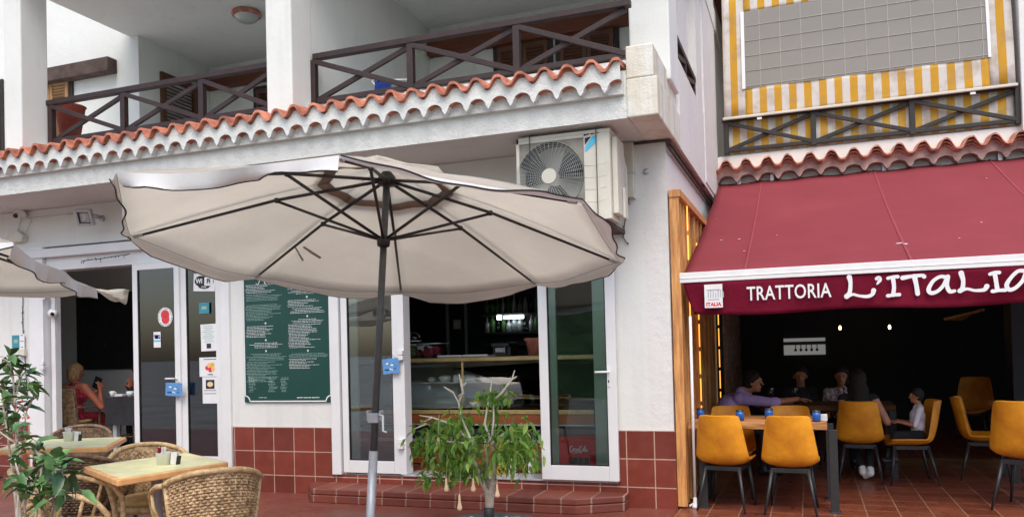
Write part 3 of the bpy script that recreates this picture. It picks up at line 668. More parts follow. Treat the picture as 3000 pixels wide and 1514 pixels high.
for k in range(7):
    x = p.x+.03+k*.022; em.box(x, x+.008, YL-.004, YL-.0025, q.z+.09, p.z-.06+.012*math.sin(k*1.7), 1)
em.box(p.x+.02, q.x-.02, YL-.004, YL-.0025, p.z-.055, p.z-.045, 1); em.box(p.x+.03, q.x-.03, YL-.004, YL-.0025, q.z+.07, q.z+.078, 1)
put_text(em, 'ITALIA', ((p.x+q.x)/2, YL-.004, q.z+.030), EX, EZ, .045, 2, bold=.002)
em.build('emblem', ['paper', 'steel', 'poppy'], aw)
# white awning prop pole
pf = oz(2037, 1487); pt = oy(2022, 926, YB-.02)
po = thing('awning_pole', 'thin white pole propping the awning corner beside the pine trellis', 'pole', (pf.x, pf.y, 0))
M().tube([pf+V((0, 0, .03)), pt], .0135, 10).build('shaft', 'white', po)
M().lathe([(.03, 0), (.03, .02), (.018, .03), (.018, .09), (.014, .10)], pf, 12).bar(pf+V((0, 0, .05)), pf+V((-.05, -.01, .02)), .015, .015).build('foot', 'white', po)
# ------------------------------------------------------------------ pine trellis screen with light strips
tr = thing('pine_trellis', 'golden pine slat trellis screen along the side wall of the dining terrace', 'trellis', (XC, 7.6, 0))
y0 = YF+.02; zt = ox(1957, 545, XC+.05).z
zt = 2.93
M().box(XC+.014, XC+.10, y0, y0+.06, .02, zt-.07).build('post', 'pine', tr, bevel=.004)
M().box(XC+.014, XC+.12, y0-.01, 10.4, zt-.07, zt).build('top_beam', 'pine', tr, bevel=.004)
for k, yy in enumerate([7.75, 7.95, 8.2, 8.33, 8.75, 9.0, 9.3, 9.75, 10.0, 10.35]):
    M().box(XC+.014, XC+.09, yy, yy+.035, .02, zt-.07).build('slat', 'pine', tr, bevel=.003)
M().box(XC+.002, XC+.012, 7.62, 10.4, .02, zt-.07).build('back_board', 'lintelwood', tr)
for k, yy in enumerate((ox(2052, 1060, XC+.11).y, ox(2016, 690, XC+.11).y, ox(2109, 1060, XC+.05).y)):
    m = M(); z = .62
    zz = z
    while zz < (2.6 if k != 1 else 2.7): m.box(XC+(.10 if k < 2 else .04), XC+(.112 if k < 2 else .052), yy, yy+.012, zz, zz+.24); zz += .285
    o = m.build('light_strip', 'ledm'); tag(o, ['amber light strip between the trellis slats nearest the front post', 'amber light strip midway along the trellis, left of the mosaic wall', 'amber light strip deepest in the room, beside the mosaic panel'][k], 'light strip', 'amber light strips on the trellis')
# ------------------------------------------------------------------ striped blind of the balcony above
bl = thing('striped_blind', 'yellow and white striped balcony blind with a clear gridded window', 'blind', (0, YR, 5))
ya, yb2 = YR+.05, YR-.10
xb0, xb1 = oy(2118, 200, YR-.05).x, oy(2968, 100, YR-.05).x; za = 6.34
zbot = oy(2115, 350, yb2).z
def BP(x, t): return (x, ya+(yb2-ya)*t, za+(zbot-za)*t)
wx0, wx1 = oy(2182, 200, YR-.05).x, oy(2893, 130, YR-.05).x
def tz(z): return (za-z)/(za-zbot)
wz0 = oy(2182, 262, yb2+.03).z; wz1 = oy(2182, 36, YR+.02).z
t0, t1 = tz(wz1), tz(wz0)
sm_ = M()
def patch(xa_, xb_, ta, tb, n=24):
    rr = []
    for i in range(9):
        t = ta+(tb-ta)*i/8; rr.append([(lambda x: (BP(x, t)[0], BP(x, t)[1]+.012*math.sin(x*7+t*9)*t, BP(x, t)[2]))(xa_+(xb_-xa_)*j/n) for j in range(n+1)])
    sm_.grid(rr)
patch(xb0, wx0, 0, 1, 6); patch(wx1, xb1, 0, 1, 6); patch(wx0, wx1, 0, t0, 30); patch(wx0, wx1, t1, 1, 60)
sm_.build('cloth', 'stripe', bl, solid=.004)
hm_ = M()
for (a, b) in ((wx0-.04, wx0+.004), (wx1-.004, wx1+.03)): hm_ = M(); hm_.add([V(BP(a, t0))+V((0, -.022, 0)), V(BP(b, t0))+V((0, -.022, 0)), V(BP(b, t1))+V((0, -.022, 0)), V(BP(a, t1))+V((0, -.022, 0))], [(0, 1, 2, 3)]); hm_.build('hem', 'paper', bl, solid=.003)
mv, nt, b = nodes('clear_vinyl'); nt.nodes.remove(b); out = nt.nodes['Material Output']
tr_ = N(nt, 'ShaderNodeBsdfTransparent'); tr_.inputs[0].default_value = (.70, .69, .67, 1); gl = N(nt, 'ShaderNodeBsdfPrincipled'); gl.inputs['Base Color'].default_value = (.47, .45, .41, 1); gl.inputs['Roughness'].default_value = .18
mx = N(nt, 'ShaderNodeMixShader'); mx.inputs[0].default_value = .5; nt.links.new(tr_.outputs[0], mx.inputs[1]); nt.links.new(gl.outputs[0], mx.inputs[2]); nt.links.new(mx.outputs[0], out.inputs[0])
M().grid([[V(BP(wx0+(wx1-wx0)*j/20, t0+(t1-t0)*i/6))+V((0, -.012, 0)) for j in range(21)] for i in range(7)]).build('window', mv, bl)
gm = M()
xx = wx0+.20
while xx < wx1: gm.bar(V(BP(xx, t0))+V((0, -.016, 0)), V(BP(xx, t1))+V((0, -.016, 0)), .008, .003, ref=(1, 0, 0)); xx += .262
for i in range(1, 6):
    t = t0+(t1-t0)*(i/5.15); gm.bar(V(BP(wx0, t))+V((0, -.017, 0)), V(BP(wx1, t))+V((0, -.017, 0)), .008, .003)
gm.build('window_grid', 'acwhite', bl)
M().box(xb0-.02, xb1+.02, yb2-.02, yb2+.015, zbot-.02, zbot+.016).build('bottom_bar', 'acwhite', bl, bevel=.008)
M().tube([(xb0-.03, ya+.02, za+.02), (xb1+.03, ya+.02, za+.02)], .045, 12).build('roller', 'steel', bl)
for px in (2225, 2850): c = oy(px, 345-(px-2225)*.118, yb2); M().box(c.x-.03, c.x+.03, yb2-.012, yb2+.02, zbot-.06, zbot-.034).build('clip', 'white', bl)
lo = M(); rr = []
for i in range(5): rr.append([(x_, YR+.035+.008*math.sin(x_*9+i), zb+(zt2-zb)*i/4) for x_ in [oy(2120, 400, YR).x+(oy(2975, 300, YR).x-oy(2120, 400, YR).x)*j/60 for j in range(61)]])
o = lo.grid(rr).build('balustrade_cloth', 'windbreak', solid=.004); tag(o, 'yellow and white striped windbreak cloth tied behind the black balcony rail', 'windbreak')
# ------------------------------------------------------------------ parasols
def parasol(root, hub, n, rim, segs, run_d, L, foot, crank=None, vt=(.235, .31), pole_dark=None, ribs_in=None):
    nseg = len(rim); hub = V(hub); n = V(n).normalized(); top = hub+n*.05
    cm = M()
    def CP(k, s, t, lift=0):
        e = rim[k].lerp(rim[(k+1) % nseg], s)
        return top.lerp(e, t) + n*(lift + .035*math.sin(math.pi*t) - .030*math.sin(math.pi*s)*t*t + .006*math.sin(7*s+5*t+k))
    for k in range(nseg):
        cm.grid([[CP(k, j/10, vt[0]+(1-vt[0])*i/10) for j in range(11)] for i in range(11)])
    can = cm.build('canopy', 'canopy', root, solid=.003)
    vm = M()
    for k in range(nseg): vm.grid([[CP(k, j/6, vt[1]*i/4+.0005, .055*(1-.25*i/4)) for j in range(7)] for i in range(5)])
    vm.build('vent_flap', 'canopy', can, solid=.003)
    bm2 = M()
    for k in range(nseg): bm2.grid([[CP(k, j/6, vt[0]-.004+.05*i, -.007) for j in range(7)] for i in range(2)])
    bm2.build('vent_band', 'band', can, solid=.002)
    v = M(); pm = M(); hs = M()
    for k in range(nseg):
        a, b = rim[k], rim[(k+1) % nseg]; out = ((a+b)/2-hub); out -= n*out.dot(n); out.normalize()
        ca, cb, wav, ph = segs[k]; NJ = 30; rows = [[], [], [], [], []]
        for j in range(NJ+1):
            s = j/NJ; base = CP(k, s, 1)
            ao = ca + wav*math.sin(s*9+ph)+.5*wav*math.sin(s*23+2*ph); bo = cb + wav*.6*math.cos(s*7.3+ph*1.7)
            if isinstance(L, list): ll = L[k]*(.25+.75*min(1, 5*s, 5*(1-s))) if ca > .1 else L[k]
            else: ll = L
            dv = (out*ao + V((0, 0, -1))*bo); nn = dv.length; dv = dv*(1/max(nn, .55) if nn > 1 else 1)*ll
            for i in range(5):
                f = i/4; rows[i].append(base + dv*f + V((0, 0, -.015*math.sin(math.pi*f))))
        v.grid(rows); v.grid([[p+out*.0035-V((0, 0, .0005)) for p in r_] for r_ in rows], 1); pm.tube(rows[-1], .0042, 6); hs.tube([p-n*.001 for p in rows[0]], .0022, 5)
    v.build('valance', ['canopy', 'canopy_out'], root); pm.build('piping', 'piping', root); hs.build('hem', 'band', root)
    rc = hub-n*run_d
    for k in range(nseg):
        e = rim[k]; q = CP(k, 0, .985)-n*.02; m = M(); mid = top.lerp(e, .44)+n*.005
        m.tube([hub, mid-n*.012, q], [.011, .010, .008], 6); rb = m.build('rib', 'ironblk', root)
        M().tube([rc, mid-n*.018], .0095, 6).ball(mid-n*.014, .018, 6).build('strut', 'ironblk', rb)
        M().tube([q.lerp(hub, .035), q], .010, 6).build('end_cap', 'steel', rb)
    M().lathe([(.02, -.035), (.055, -.03), (.055, .02), (.03, .05), (.012, .055)], hub, 16, ax=n).build('hub', 'black', root)
    M().lathe([(.025, -.04), (.038, -.035), (.042, .0), (.038, .02), (.025, .024)], rc, 16, ax=n).build('runner', 'black', root)
    foot = V(foot); ax = (hub-foot)
    if pole_dark is None: pole_dark = .55
    M().tube([foot.lerp(hub, pole_dark), hub+n*.03], .0215, 14).build('pole', 'polegrey', root)
    M().tube([foot+ax.normalized()*.04, foot.lerp(hub, pole_dark)], .027, 14).build('lower_pole', 'steel', root)
    M().lathe([(.28, 0), (.30, .03), (.28, .07), (.06, .09), (.05, .30), (.034, .31)], V((foot.x, foot.y, .002)), 28).build('base', 'pot', root)
Ys = [2.925, 3.771, 4.993, 5.893, 5.925, 5.079, 3.857, 2.957]
obs = [(341, 504), (381, 687), (746, 810), (1176, 857), (1572, 829), (1817, 763), (1700, 581), (995, 453)]
rim1 = [oy(*p, y) for p, y in zip(obs, Ys)]
hub1 = oy(1133, 528, 4.477); n1 = V((.0108, .1269, .9918)).normalized()
ft = oy(1085, 1514, 4.477-.1269*1.4); dirn = (hub1-ft); foot1 = hub1 - dirn*((hub1.z-.0)/dirn.z)
pa = thing('parasol', 'large octagonal ecru parasol with a dark tilted pole in front of the café doors', 'parasol', foot1)
pd_ = oy(1097, 1317, ft.y+.08)
parasol(pa, hub1, n1, rim1, [(.10, .60, .26, 1.2), (.55, .50, .06, 0), (.5, .30, .10, 1), (.5, .50, .12, 2.2), (.35, .34, .12, .5), (.6, .20, .16, 2), (.62, .22, .22, 1.0), (-.25, .85, .50, .6)], .385, [.065, .115, .12, .13, .12, .11, .115, .075], foot1, pole_dark=(pd_.z)/(hub1.z))
# crank, tie ribbon and pull cord on this parasol
c = foot1.lerp(hub1, oy(1115, 1225, 4.3).z/hub1.z)
M().box(c.x-.035, c.x+.035, c.y-.035, c.y+.035, c.z-.03, c.z+.03).box(c.x-.05, c.x-.035, c.y-.02, c.y+.02, c.z-.02, c.z+.045).box(c.x+.035, c.x+.05, c.y-.02, c.y+.02, c.z-.02, c.z+.045).build('crank_clamp', 'steel', pa, bevel=.006)
M().tube([c+V((.045, -.03, .02)), c+V((.075, -.04, .015)), c+V((.08, -.05, -.075)), c+V((.105, -.055, -.08))], .0065, 8).build('crank_handle', 'white', pa)
e = rim1[2]; mm = hub1.lerp(e, .66)
M().grid([[mm, mm+V((.012, 0, 0))], [mm+V((.03, .0, -.05)), mm+V((.045, 0, -.05))], [mm+V((.06, 0, -.10)), mm+V((.075, 0, -.095))]]).grid([[mm+V((.05, .02, -.0)), mm+V((.07, .02, .005))], [mm+V((.12, .02, -.05)), mm+V((.14, .02, -.04))], [mm+V((.19, .02, -.09)), mm+V((.205, .02, -.08))]]).build('tie_ribbon', 'band', pa, solid=.002)
# second, square parasol mostly outside the frame
Zr = 2.095; V1 = oz(283, 846, Zr); d1 = V((.64, -.77, 0)).normalized(); d2 = V((-.78, -.62, 0)).normalized(); SQ = 2.9
cen = V1+d1*SQ/2+d2*SQ/2
c4 = [V1, V1+d1*SQ, V1+d1*SQ+d2*SQ, V1+d2*SQ]; rim2 = []
for i in range(4): rim2 += [c4[i], (c4[i]+c4[(i+1) % 4])/2]
foot2 = V((cen.x, cen.y, 0)); hub2 = V((cen.x, cen.y, Zr+.44))
pb = thing('parasol', 'square ecru parasol at the left edge with one drooping corner and a white front valance', 'parasol', foot2)
parasol(pb, hub2, (0, 0, 1), rim2, [(-.2, .85, .22, 1.3), (-.2, .85, .22, 2), (.3, .9, .1, 0), (.3, .9, .1, 1), (.3, .9, .1, 2), (.3, .9, .1, 2.5), (.5, .30, .06, 1), (.75, .30, .10, .3)], .42, [.10]*8, foot2, pole_dark=.5)
rows = []
for i in range(6):
    f = i/5; rows.append([V1 + d1*(.02) + (-d2)*(.0+.20*f*(1-.3*j/8)) + d2*.02 + (V((.5, .05, 0))*f*.36*(j/8)) + V((0, 0, -.10*f-.06*math.sin(j*1.1+f*3)*f-.02*j/8*f+.05*(j/8)*f)) for j in range(9)])
cf = M().grid(rows); cf.build('corner_flap', 'canopy', pb, solid=.003)
# ------------------------------------------------------------------ air conditioner
YA = 6.79; p = oy(1520, 407, YA); q = oy(1792, 640, YA); zt = oy(1790, 375, YA).z; zb_ = q.z
ac = thing('air_conditioner', 'yellowed white outdoor air conditioner unit with a round fan grille hung under the balcony', 'air conditioner', (p.x+.4, YA+.2, zb_))
x0, x1, y1 = p.x, q.x, YA+.36
gx, gz = oy(1611, 518, YA).x, oy(1611, 518, YA).z; gr = .305; px0, px1 = gx-.31, gx+.31; pz0, pz1 = gz-.325, gz+.31
m = M(); m.box(x0, px0, YA, y1, zb_, zt).box(px1, x1, YA, y1, zb_, zt).box(px0, px1, YA, y1, pz1, zt).box(px0, px1, YA, y1, zb_, pz0).box(px0, px1, YA+.2, y1, pz0, pz1)
m.box(x0-.006, x1+.006, YA-.006, y1+.004, zt-.028, zt+.004)
m.build('casing', 'acwhite', ac, bevel=.006)
M().box(x1+.001, x1+.05, YA+.06, y1-.02, zb_+.05, zt-.06).box(x1+.05, x1+.075, YA+.22, y1-.01, zb_+.03, zb_+.30).build('valve_cover', 'acwhite', ac, bevel=.01)
m = M()
for i in range(15): r = .075+i*(gr-.075)/14; m.tube([(gx+r*math.cos(a*.1309), YA-.008-.02*math.cos(r/gr*1.4), gz+r*math.sin(a*.1309)) for a in range(49)], .0016, 4)
for a in range(44): t = a*2*math.pi/44; m.tube([(gx+r*math.cos(t), YA-.008-.02*math.cos(r/gr*1.4), gz+r*math.sin(t)) for r in (.07, .19, gr)], .0016, 4)
m.build('fan_grille', 'pvcgrey', ac)
m = M()                                  # square plate round the fan opening
ring = [(gx+gr*math.cos(a*math.pi/24), gz+gr*math.sin(a*math.pi/24)) for a in range(48)]
def sq(a):
    cx_, sz_ = math.cos(a), math.sin(a); k = max(abs(cx_), abs(sz_)); return (min(px1, max(px0, gx+.33*cx_/k)), min(pz1, max(pz0, gz+.33*sz_/k)))
outer = [sq(a*math.pi/24) for a in range(49)]
m.grid([[(ring[a % 48][0], YA+.012, ring[a % 48][1]) for a in range(49)], [(o_[0], YA+.012, o_[1]) for o_ in outer]], 0, False)
m.build('fan_panel', 'acgrey', ac)
M().lathe([(.001, 0), (.066, 0), (.07, .012), (.066, .02)], (gx, YA-.034, gz), 28, ax=(0, 1, 0), sm=False).build('fan_hub', 'acwhite', ac)
m = M()
for k in range(3):
    t = k*2.094; m.grid([[(gx+r*math.cos(t+u), YA+.10+.06*(u), gz+r*math.sin(t+u)) for u in (0, .4, .8, 1.2)] for r in (.06, .17, .28)])
m.lathe([(gr, 0), (gr, .18)], (gx, YA+.012, gz), 32, ax=(0, 1, 0), cap=False); m.build('fan_blade', 'black', ac, solid=.004)
for px, pz in ((1551, 400), (1745, 376)):
    t_ = oy(px, pz, YA-.012); b_ = oy(px+5, pz+230, YA-.012); M().bar((t_.x, YA-.012, zt+.008), (b_.x+.005, YA-.012, zb_-.01), .014, .004, ref=(1, 0, 0)).bar((t_.x, YA-.012, zt+.006), (t_.x, y1, zt+.006), .014, .004).build('strap', 'ironblk', ac)
m = M()
for k, pz in enumerate((485, 520, 555, 592)): a_, b_ = oy(1712, pz, YA), oy(1775, pz-8, YA); m.tube([(a_.x, YA-.0005, a_.z), ((a_.x+b_.x)/2, YA-.001, (a_.z+b_.z)/2-.01), (b_.x, YA-.0005, b_.z)], .0022, 5)
m.build('moulded_groove', 'acwhite', ac)
m = M(); a_, b_ = oy(1713, 405, YA-.003), oy(1752, 436, YA-.003)
m.add([(a_.x, YA-.004, a_.z), (a_.x+.055, YA-.004, a_.z+.008), (a_.x, YA-.004, a_.z-.06)], [(0, 1, 2)], 0)
m.add([(a_.x+.07, YA-.004, a_.z+.01), (a_.x+.105, YA-.004, a_.z+.015), (a_.x+.105, YA-.004, a_.z-.04), (a_.x, YA-.004, a_.z-.125), (a_.x, YA-.004, a_.z-.08)], [(0, 1, 2, 3, 4)], 1)
put_text(m, 'DAIKIN', (a_.x+.075, YA-.004, a_.z+.045), V((1, 0, .10)), EZ, .05, 0, bold=.003)
m.build('emblem', ['ink', 'brand_blue'], ac)
M().box(x0+.12, x0+.16, YA+.02, YF, zb_-.04, zb_-.002).build('wall_bracket', 'steel', ac, bevel=.003); M().box(x1-.16, x1-.04, YA+.02, YF, zb_-.04, zb_-.002).build('wall_bracket', 'lintelwood', ac, bevel=.003)
tk = thing('pipe_trunking', 'grey pipe trunking running down the wall beside the air conditioner', 'trunking', (-1.5, YF, 3))
a_, b_ = oy(1822, 420, YF-.07), oy(1858, 577, YF-.07)
M().box(a_.x, b_.x, YF-.07, YF-.001, b_.z, ZS-.001).box(b_.x-.012, b_.x+.006, YF-.075, YF-.001, b_.z-.01, b_.z+.01).build('duct', 'acwhite', tk, bevel=.008)
M().box(a_.x-.004, b_.x+.004, YF-.074, YF-.0005, b_.z+.22, b_.z+.235).box(a_.x-.004, b_.x+.004, YF-.074, YF-.0005, b_.z+.5, b_.z+.515).build('joint_strip', 'pvcgrey', tk)
M().tube([oy(1815, 440, YF-.25), oy(1828, 500, YF-.22), oy(1830, 560, YF-.2), oy(1822, 600, YF-.22)], .03, 8).build('pipe', 'acwhite', tk)
# fairy lights
def fairy(name, label, pts, step=.05):
    m = M(); pts = [V(p) for p in pts]; m.tube(pts, .005, 5)
    for i in range(len(pts)-1):
        n_ = max(1, int((pts[i+1]-pts[i]).length/step))
        for k in range(n_):
            p_ = pts[i].lerp(pts[i+1], k/n_); m.tube([p_, p_+V((random.uniform(-.03, .03), -.006, random.uniform(-.045, .02)))], .004, 4)
    return tag(m.build(name, 'ironblk'), label, 'fairy lights')
fairy('fairy_lights', 'dark fairy light cable dangling below the air conditioner', [oy(1843, 580, YF-.012), oy(1834, 630, YF-.012), oy(1829, 660, YF-.015), oy(1826, 695, YF-.012), oy(1835, 710, YF-.012), oy(1842, 716, YF-.012)])
fairy('fairy_lights', 'fairy light cable strung above the left doorway', [oy(240, 764, YF-.065), oy(300, 757, YF-.065), oy(380, 744, YF-.065)], .04)
fairy('fairy_lights', 'fairy light cable hanging down the wall left of the doorway', [oy(68, 850, YF-.012), oy(66, 920, YF-.012), oy(68, 985, YF-.012)], .05)
# floodlight
fl = thing('floodlight', 'square grey floodlight tilted down on the wall above the left doorway', 'floodlight', oy(290, 620, YF))
c = oy(249, 637, YF-.30); ex = V((1, .25, -.04)).normalized(); ez = V((.10, -.45, 1)).normalized(); ez = (ez-ex*ez.dot(ex)).normalized(); en = ex.cross(ez)
if en.y > 0: en = -en
W_ = .085; H_ = .082
m = M()
for (ca, cb, wa, hb) in ((-W_, 0, .014, H_+.014), (W_, 0, .014, H_+.014)): m.frame(c+ex*ca, ex*wa, ez*hb, en*.03)
for (ca, cb) in ((0, -H_), (0, H_)): m.frame(c+ez*cb, ex*(W_-.014), ez*.014, en*.03)
m.frame(c-en*.03, ex*(W_), ez*H_, en*.01); m.build('housing', 'steel', fl, bevel=.004)
M().frame(c+en*.0, ex*(W_-.015), ez*(H_-.015), en*.004).build('reflector', 'pvcgrey', fl)
M().tube([c-ex*.03-ez*.05+en*.008, c+ex*.0-ez*.02+en*.008, c+ex*.02+ez*.04+en*.008], .007, 6).build('lamp_tube', 'white', fl)
m = M()
for s_ in (-1, 1): m.frame(c+en*.018+ex*s_*(W_-.019), ex*.005, ez*(H_-.014), en*.003); m.frame(c+en*.018+ez*s_*(H_-.019), ex*(W_-.024), ez*.005, en*.003)
m.build('seal', 'gasket', fl)
q_ = oy(300, 640, YF); M().bar(c-en*.03, q_+V((0, -.02, 0)), .03, .02).tube([c+ex*W_, c+ex*(W_+.04)+ez*.03, q_+V((-.01, -.06, .03)), q_], .012, 8).lathe([(.04, 0), (.04, .02)], q_, 12, ax=(0, -1, 0)).build('bracket', 'steel', fl)
# dome cameras and a junction box
def dome(name, label, c, ax, r=.05):
    c = V(c); ax = V(ax).normalized(); t_ = thing(name, label, 'security camera', c)
    M().lathe([(r*1.15, 0), (r*1.2, .015), (r, .05), (r*.9, .055)], c, 20, ax=ax).build('mount', 'white', t_)
    e_ = c+ax*.06; M().ball(e_, r*.85, 12).build('housing', 'white', t_); f_ = V((.25, -.9, -.3)).normalized()
    M().lathe([(r*.5, 0), (r*.45, .012)], e_+f_*(r*.76), 14, ax=f_).build('lens', 'black', t_); return t_
dome('security_camera', 'white dome security camera under the balcony, above the junction box', oy(62, 622, YF-.06), (0, -.6, -.6), .062)
dome('security_camera', 'white dome security camera on the left doorway jamb', oy(150, 918, YF+.04)+V((.02, 0, 0)), (1, -.35, 0), .05)
jb = thing('junction_box', 'cream angular junction box on the wall below the dome camera', 'junction box', oy(58, 698, YF))
a_ = oy(58, 698, YF)
M().prism([(a_.x-.15, YF-.001, a_.z-.06), (a_.x+.13, YF-.001, a_.z-.06), (a_.x+.15, YF-.001, a_.z+.02), (a_.x+.05, YF-.001, a_.z+.085), (a_.x-.06, YF-.001, a_.z+.08), (a_.x-.17, YF-.001, a_.z+.0)], (0, -.08, 0)).build('box', 'acwhite', jb, bevel=.01)
M().tube([a_+V((.0, -.03, .08)), oy(62, 640, YF-.02)], .006, 6).tube([a_+V((.13, -.03, .04)), oy(92, 645, YF-.015), oy(84, 638, YF-.015)], .005, 6).tube([oy(88, 638, YF-.008), oy(214, 625, YF-.008)], .004, 5).build('cable', 'acwhite', jb)
# ------------------------------------------------------------------ menu board
YM = YF-.022; a_, b_ = oy(717, 1178, YM), oy(973, 1175, YM); bx0, bx1, bz0 = a_.x+.0, b_.x, a_.z; bz1 = oy(716, 800, YM).z+.06
mb = thing('menu_board', 'dark green menu board with fine white writing and a white scalloped border', 'menu board', ((bx0+bx1)/2, YF, bz0))
M().box(bx0, bx1, YM, YF-.001, bz0, bz1).build('panel', 'green_board', mb, bevel=.003)
m = M(); i_ = .022; r_ = .06
def rib(pts, w):
    L_, R_ = [], []
    for i in range(len(pts)):
        p_ = V(pts[i]); d = (V(pts[min(i+1, len(pts)-1)])-V(pts[max(i-1, 0)])).normalized(); nn = V((-d.z, 0, d.x))*w/2; L_.append(p_+nn); R_.append(p_-nn)
    m.grid([L_, R_], 0, False)
yy = YM-.0025
pts = []
def arc(cx, cz, a0, a1): return [(cx+r_*math.cos(R(a0+(a1-a0)*k/8)), yy, cz+r_*math.sin(R(a0+(a1-a0)*k/8))) for k in range(9)]
xa_, xb_, za_, zb2 = bx0+.012, bx1-.012, bz0+.012, bz1-.012
pts = arc(xa_, za_, 90, 0)+arc(xb_, za_, 180, 90)+arc(xb_, zb2, 270, 180)+arc(xa_, zb2, 0, -90); pts.append(pts[0]); rib(pts, .014)
m.build('border', 'paper', mb)
m = M(); rnd = random.Random(3)
Wb = bx1-bx0
def para(x0_, x1_, z_, n_, dz_, ind=0, dens=.85, h_=.0055, mi=0, centre=False):
    for k in range(n_):
        le = rnd.uniform(.45, 1)*(x1_-x0_); xx = x0_ + ((x1_-x0_-le)/2 if centre else rnd.uniform(0, .02)); end = xx+le
        while xx < end:
            wl = rnd.uniform(.012, .04)
            m.box(xx, min(xx+wl, end), YM-.0022, YM-.0012, z_-k*dz_-h_*rnd.uniform(.7, 1), z_-k*dz_, mi)
            xx += wl+rnd.uniform(.004, .009)
    return z_-n_*dz_
dz_ = .0165
for (u0, u1, blocks) in ((.03, .50, [(6, 0), (5, 0), (0, 0), (11, 0), (-1, 0), (8, 0), (-1, 0), (4, 1), (-1, 0), (5, 1), (14, 0)]), (.52, .97, [(5, 0), (3, 1), (-1, 0), (5, 0), (4, 1), (-1, 0), (3, 1), (16, 0), (-1, 0), (3, 1), (7, 0)])):
    z_ = bz1-.20
    for (k, ctr) in blocks:
        if z_-max(k, 1)*dz_ < bz0+.10: break
        if k == -1:
            z_ -= .018; cx_ = bx0+Wb*(u0+u1)/2; m.lathe([(.011, 0), (.011, .001)], (cx_, YM-.0012, z_), 10, ax=(0, -1, 0)); z_ -= .03
        elif k == 0: z_ -= .03
        else: z_ = para(bx0+Wb*u0, bx0+Wb*u1*(.93 if not ctr else 1), z_, k, dz_, centre=bool(ctr), mi=0 if rnd.random() < .4 else 1) - .006
for (k_, zz) in ((10, bz0+.095),): pass
para(bx0+Wb*.16, bx0+Wb*.36, bz0+.055, 1, .02); para(bx0+Wb*.60, bx0+Wb*.86, bz0+.055, 1, .02, h_=.009)
for cxu in (.05, .28, .42):
    para(bx0+Wb*cxu, bx0+Wb*(cxu+.10), bz0+.27, 10, dz_, mi=1)
m.build('writing', ['chalk', 'chalkdim'], mb)
m = M(); tz_ = oy(757, 822, YM).z; tx_ = oy(757, 822, YM).x
for pts, w_ in (([(-.02, -.03), (.005, -.035), (.02, .0), (.025, .05), (.05, .06)], [.004, .006, .009, .008, .004]), ([(.06, -.01), (.075, .035), (.07, -.03), (.085, -.035)], [.005, .008, .008, .004]), ([(.11, -.03), (.12, .02), (.14, .02), (.145, -.03)], [.006, .007, .006, .006]), ([(.19, .02), (.165, .015), (.165, -.025), (.195, -.03)], [.006]*4), ([(.22, .05), (.22, -.02), (.24, -.03)], [.007]*3), ([(.27, .0), (.255, -.02), (.275, -.03), (.285, .0), (.30, -.03)], [.006]*5)):
    stroke(m, [(p[0]*1.3, p[1]*1.1) for p in pts], [q*1.3 for q in w_], (tx_, YM-.002, tz_), EX, EZ, EN)
m.build('title', 'chalk', mb)
# ------------------------------------------------------------------ stickers, cards and posters on the doors
def card(name, label, cat, box, Y, mat, tilt=0, extra=None, th=.003):
    a, b = oy(box[0], box[1], Y), oy(box[2], box[3], Y); c = (a+b)/2; o = thing(name, label, cat, (c.x, Y, c.z)); hw, hh = abs(b.x-a.x)/2, abs(a.z-b.z)/2
    ex = V((math.cos(tilt), 0, math.sin(tilt))); ez = V((-math.sin(tilt), 0, math.cos(tilt)))
    M().frame((c.x, Y, c.z), ex*hw, V((0, th/2, 0)), ez*hh).build('sheet', mat, o)
    if extra: extra(o, V((c.x, Y-th/2-.001, c.z)), ex, ez, hw, hh)
    return o
def lines(o, c, ex, ez, hw, hh, rows, mat='ink', top=.8, bot=-.8, h=.0035, name='lettering', frac=.8):
    m = M(); rr = random.Random(len(rows) if isinstance(rows, list) else rows)
    for k in range(rows):
        v_ = top+(bot-top)*k/max(1, rows-1); w_ = hw*frac*rr.uniform(.55, 1); m.frame(c+ez*(v_*hh), ex*w_, V((0, .0004, 0)), ez*h)
    m.build(name, mat, o)
YG1 = YF-.0; YG0 = YF-.018
def wifi(o, c, ex, ez, hw, hh):
    m = M(); pts = []
    for (cx, cz, rx, rz, mi, l) in ((-.28, .12, .62, .62, 0, 0), (.30, .12, .60, .62, 0, .0003), (-.0, -.42, .55, .32, 0, .0006)):
        m.add([c+EN*l+ex*(hw*(cx+rx*math.cos(t*.2618)))+ez*(hh*(cz+rz*math.sin(t*.2618))) for t in range(24)], [list(range(24))], mi)
    pts = [(.02, -.38), (.02, .5), (.12, .62), (.74, .62), (.84, .5), (.84, -.2), (.74, -.38)]
    m.add([c+EN*.0012+ex*(hw*a)+ez*(hh*b) for a, b in pts], [list(range(7))], 1)
    m.build('emblem', ['ink', 'paper'], o)
    t = M(); put_text(t, 'Wi', c+EN*.004-ex*hw*.46+ez*hh*.12, ex, ez, hh*.72, 0, bold=.003); put_text(t, 'Fi', c+EN*.004+ex*hw*.43+ez*hh*.12, ex, ez, hh*.72, 1, bold=.003); put_text(t, 'ZONE', c+EN*.004-ez*hh*.54, ex, ez, hh*.26, 0, bold=.0005)
    t.build('lettering', ['paper', 'ink'], o)
card('wifi_sign', 'white sticker with black WiFi emblem high on the glass panel', 'sign', (567, 803, 630, 851), YG1, 'paper', -.05, wifi)
def plain_teal(o, c, ex, ez, hw, hh):
    m = M(); m.frame(c+ez*hh*.05, ex*hw*.5, V((0, .0004, 0)), ez*hh*.3); m.build('lettering', 'chalkdim', o)
card('teal_sticker', 'square teal sticker on the glass below the WiFi sign', 'sticker', (583, 887, 613, 917), YG1, 'tealcard', 0, plain_teal)
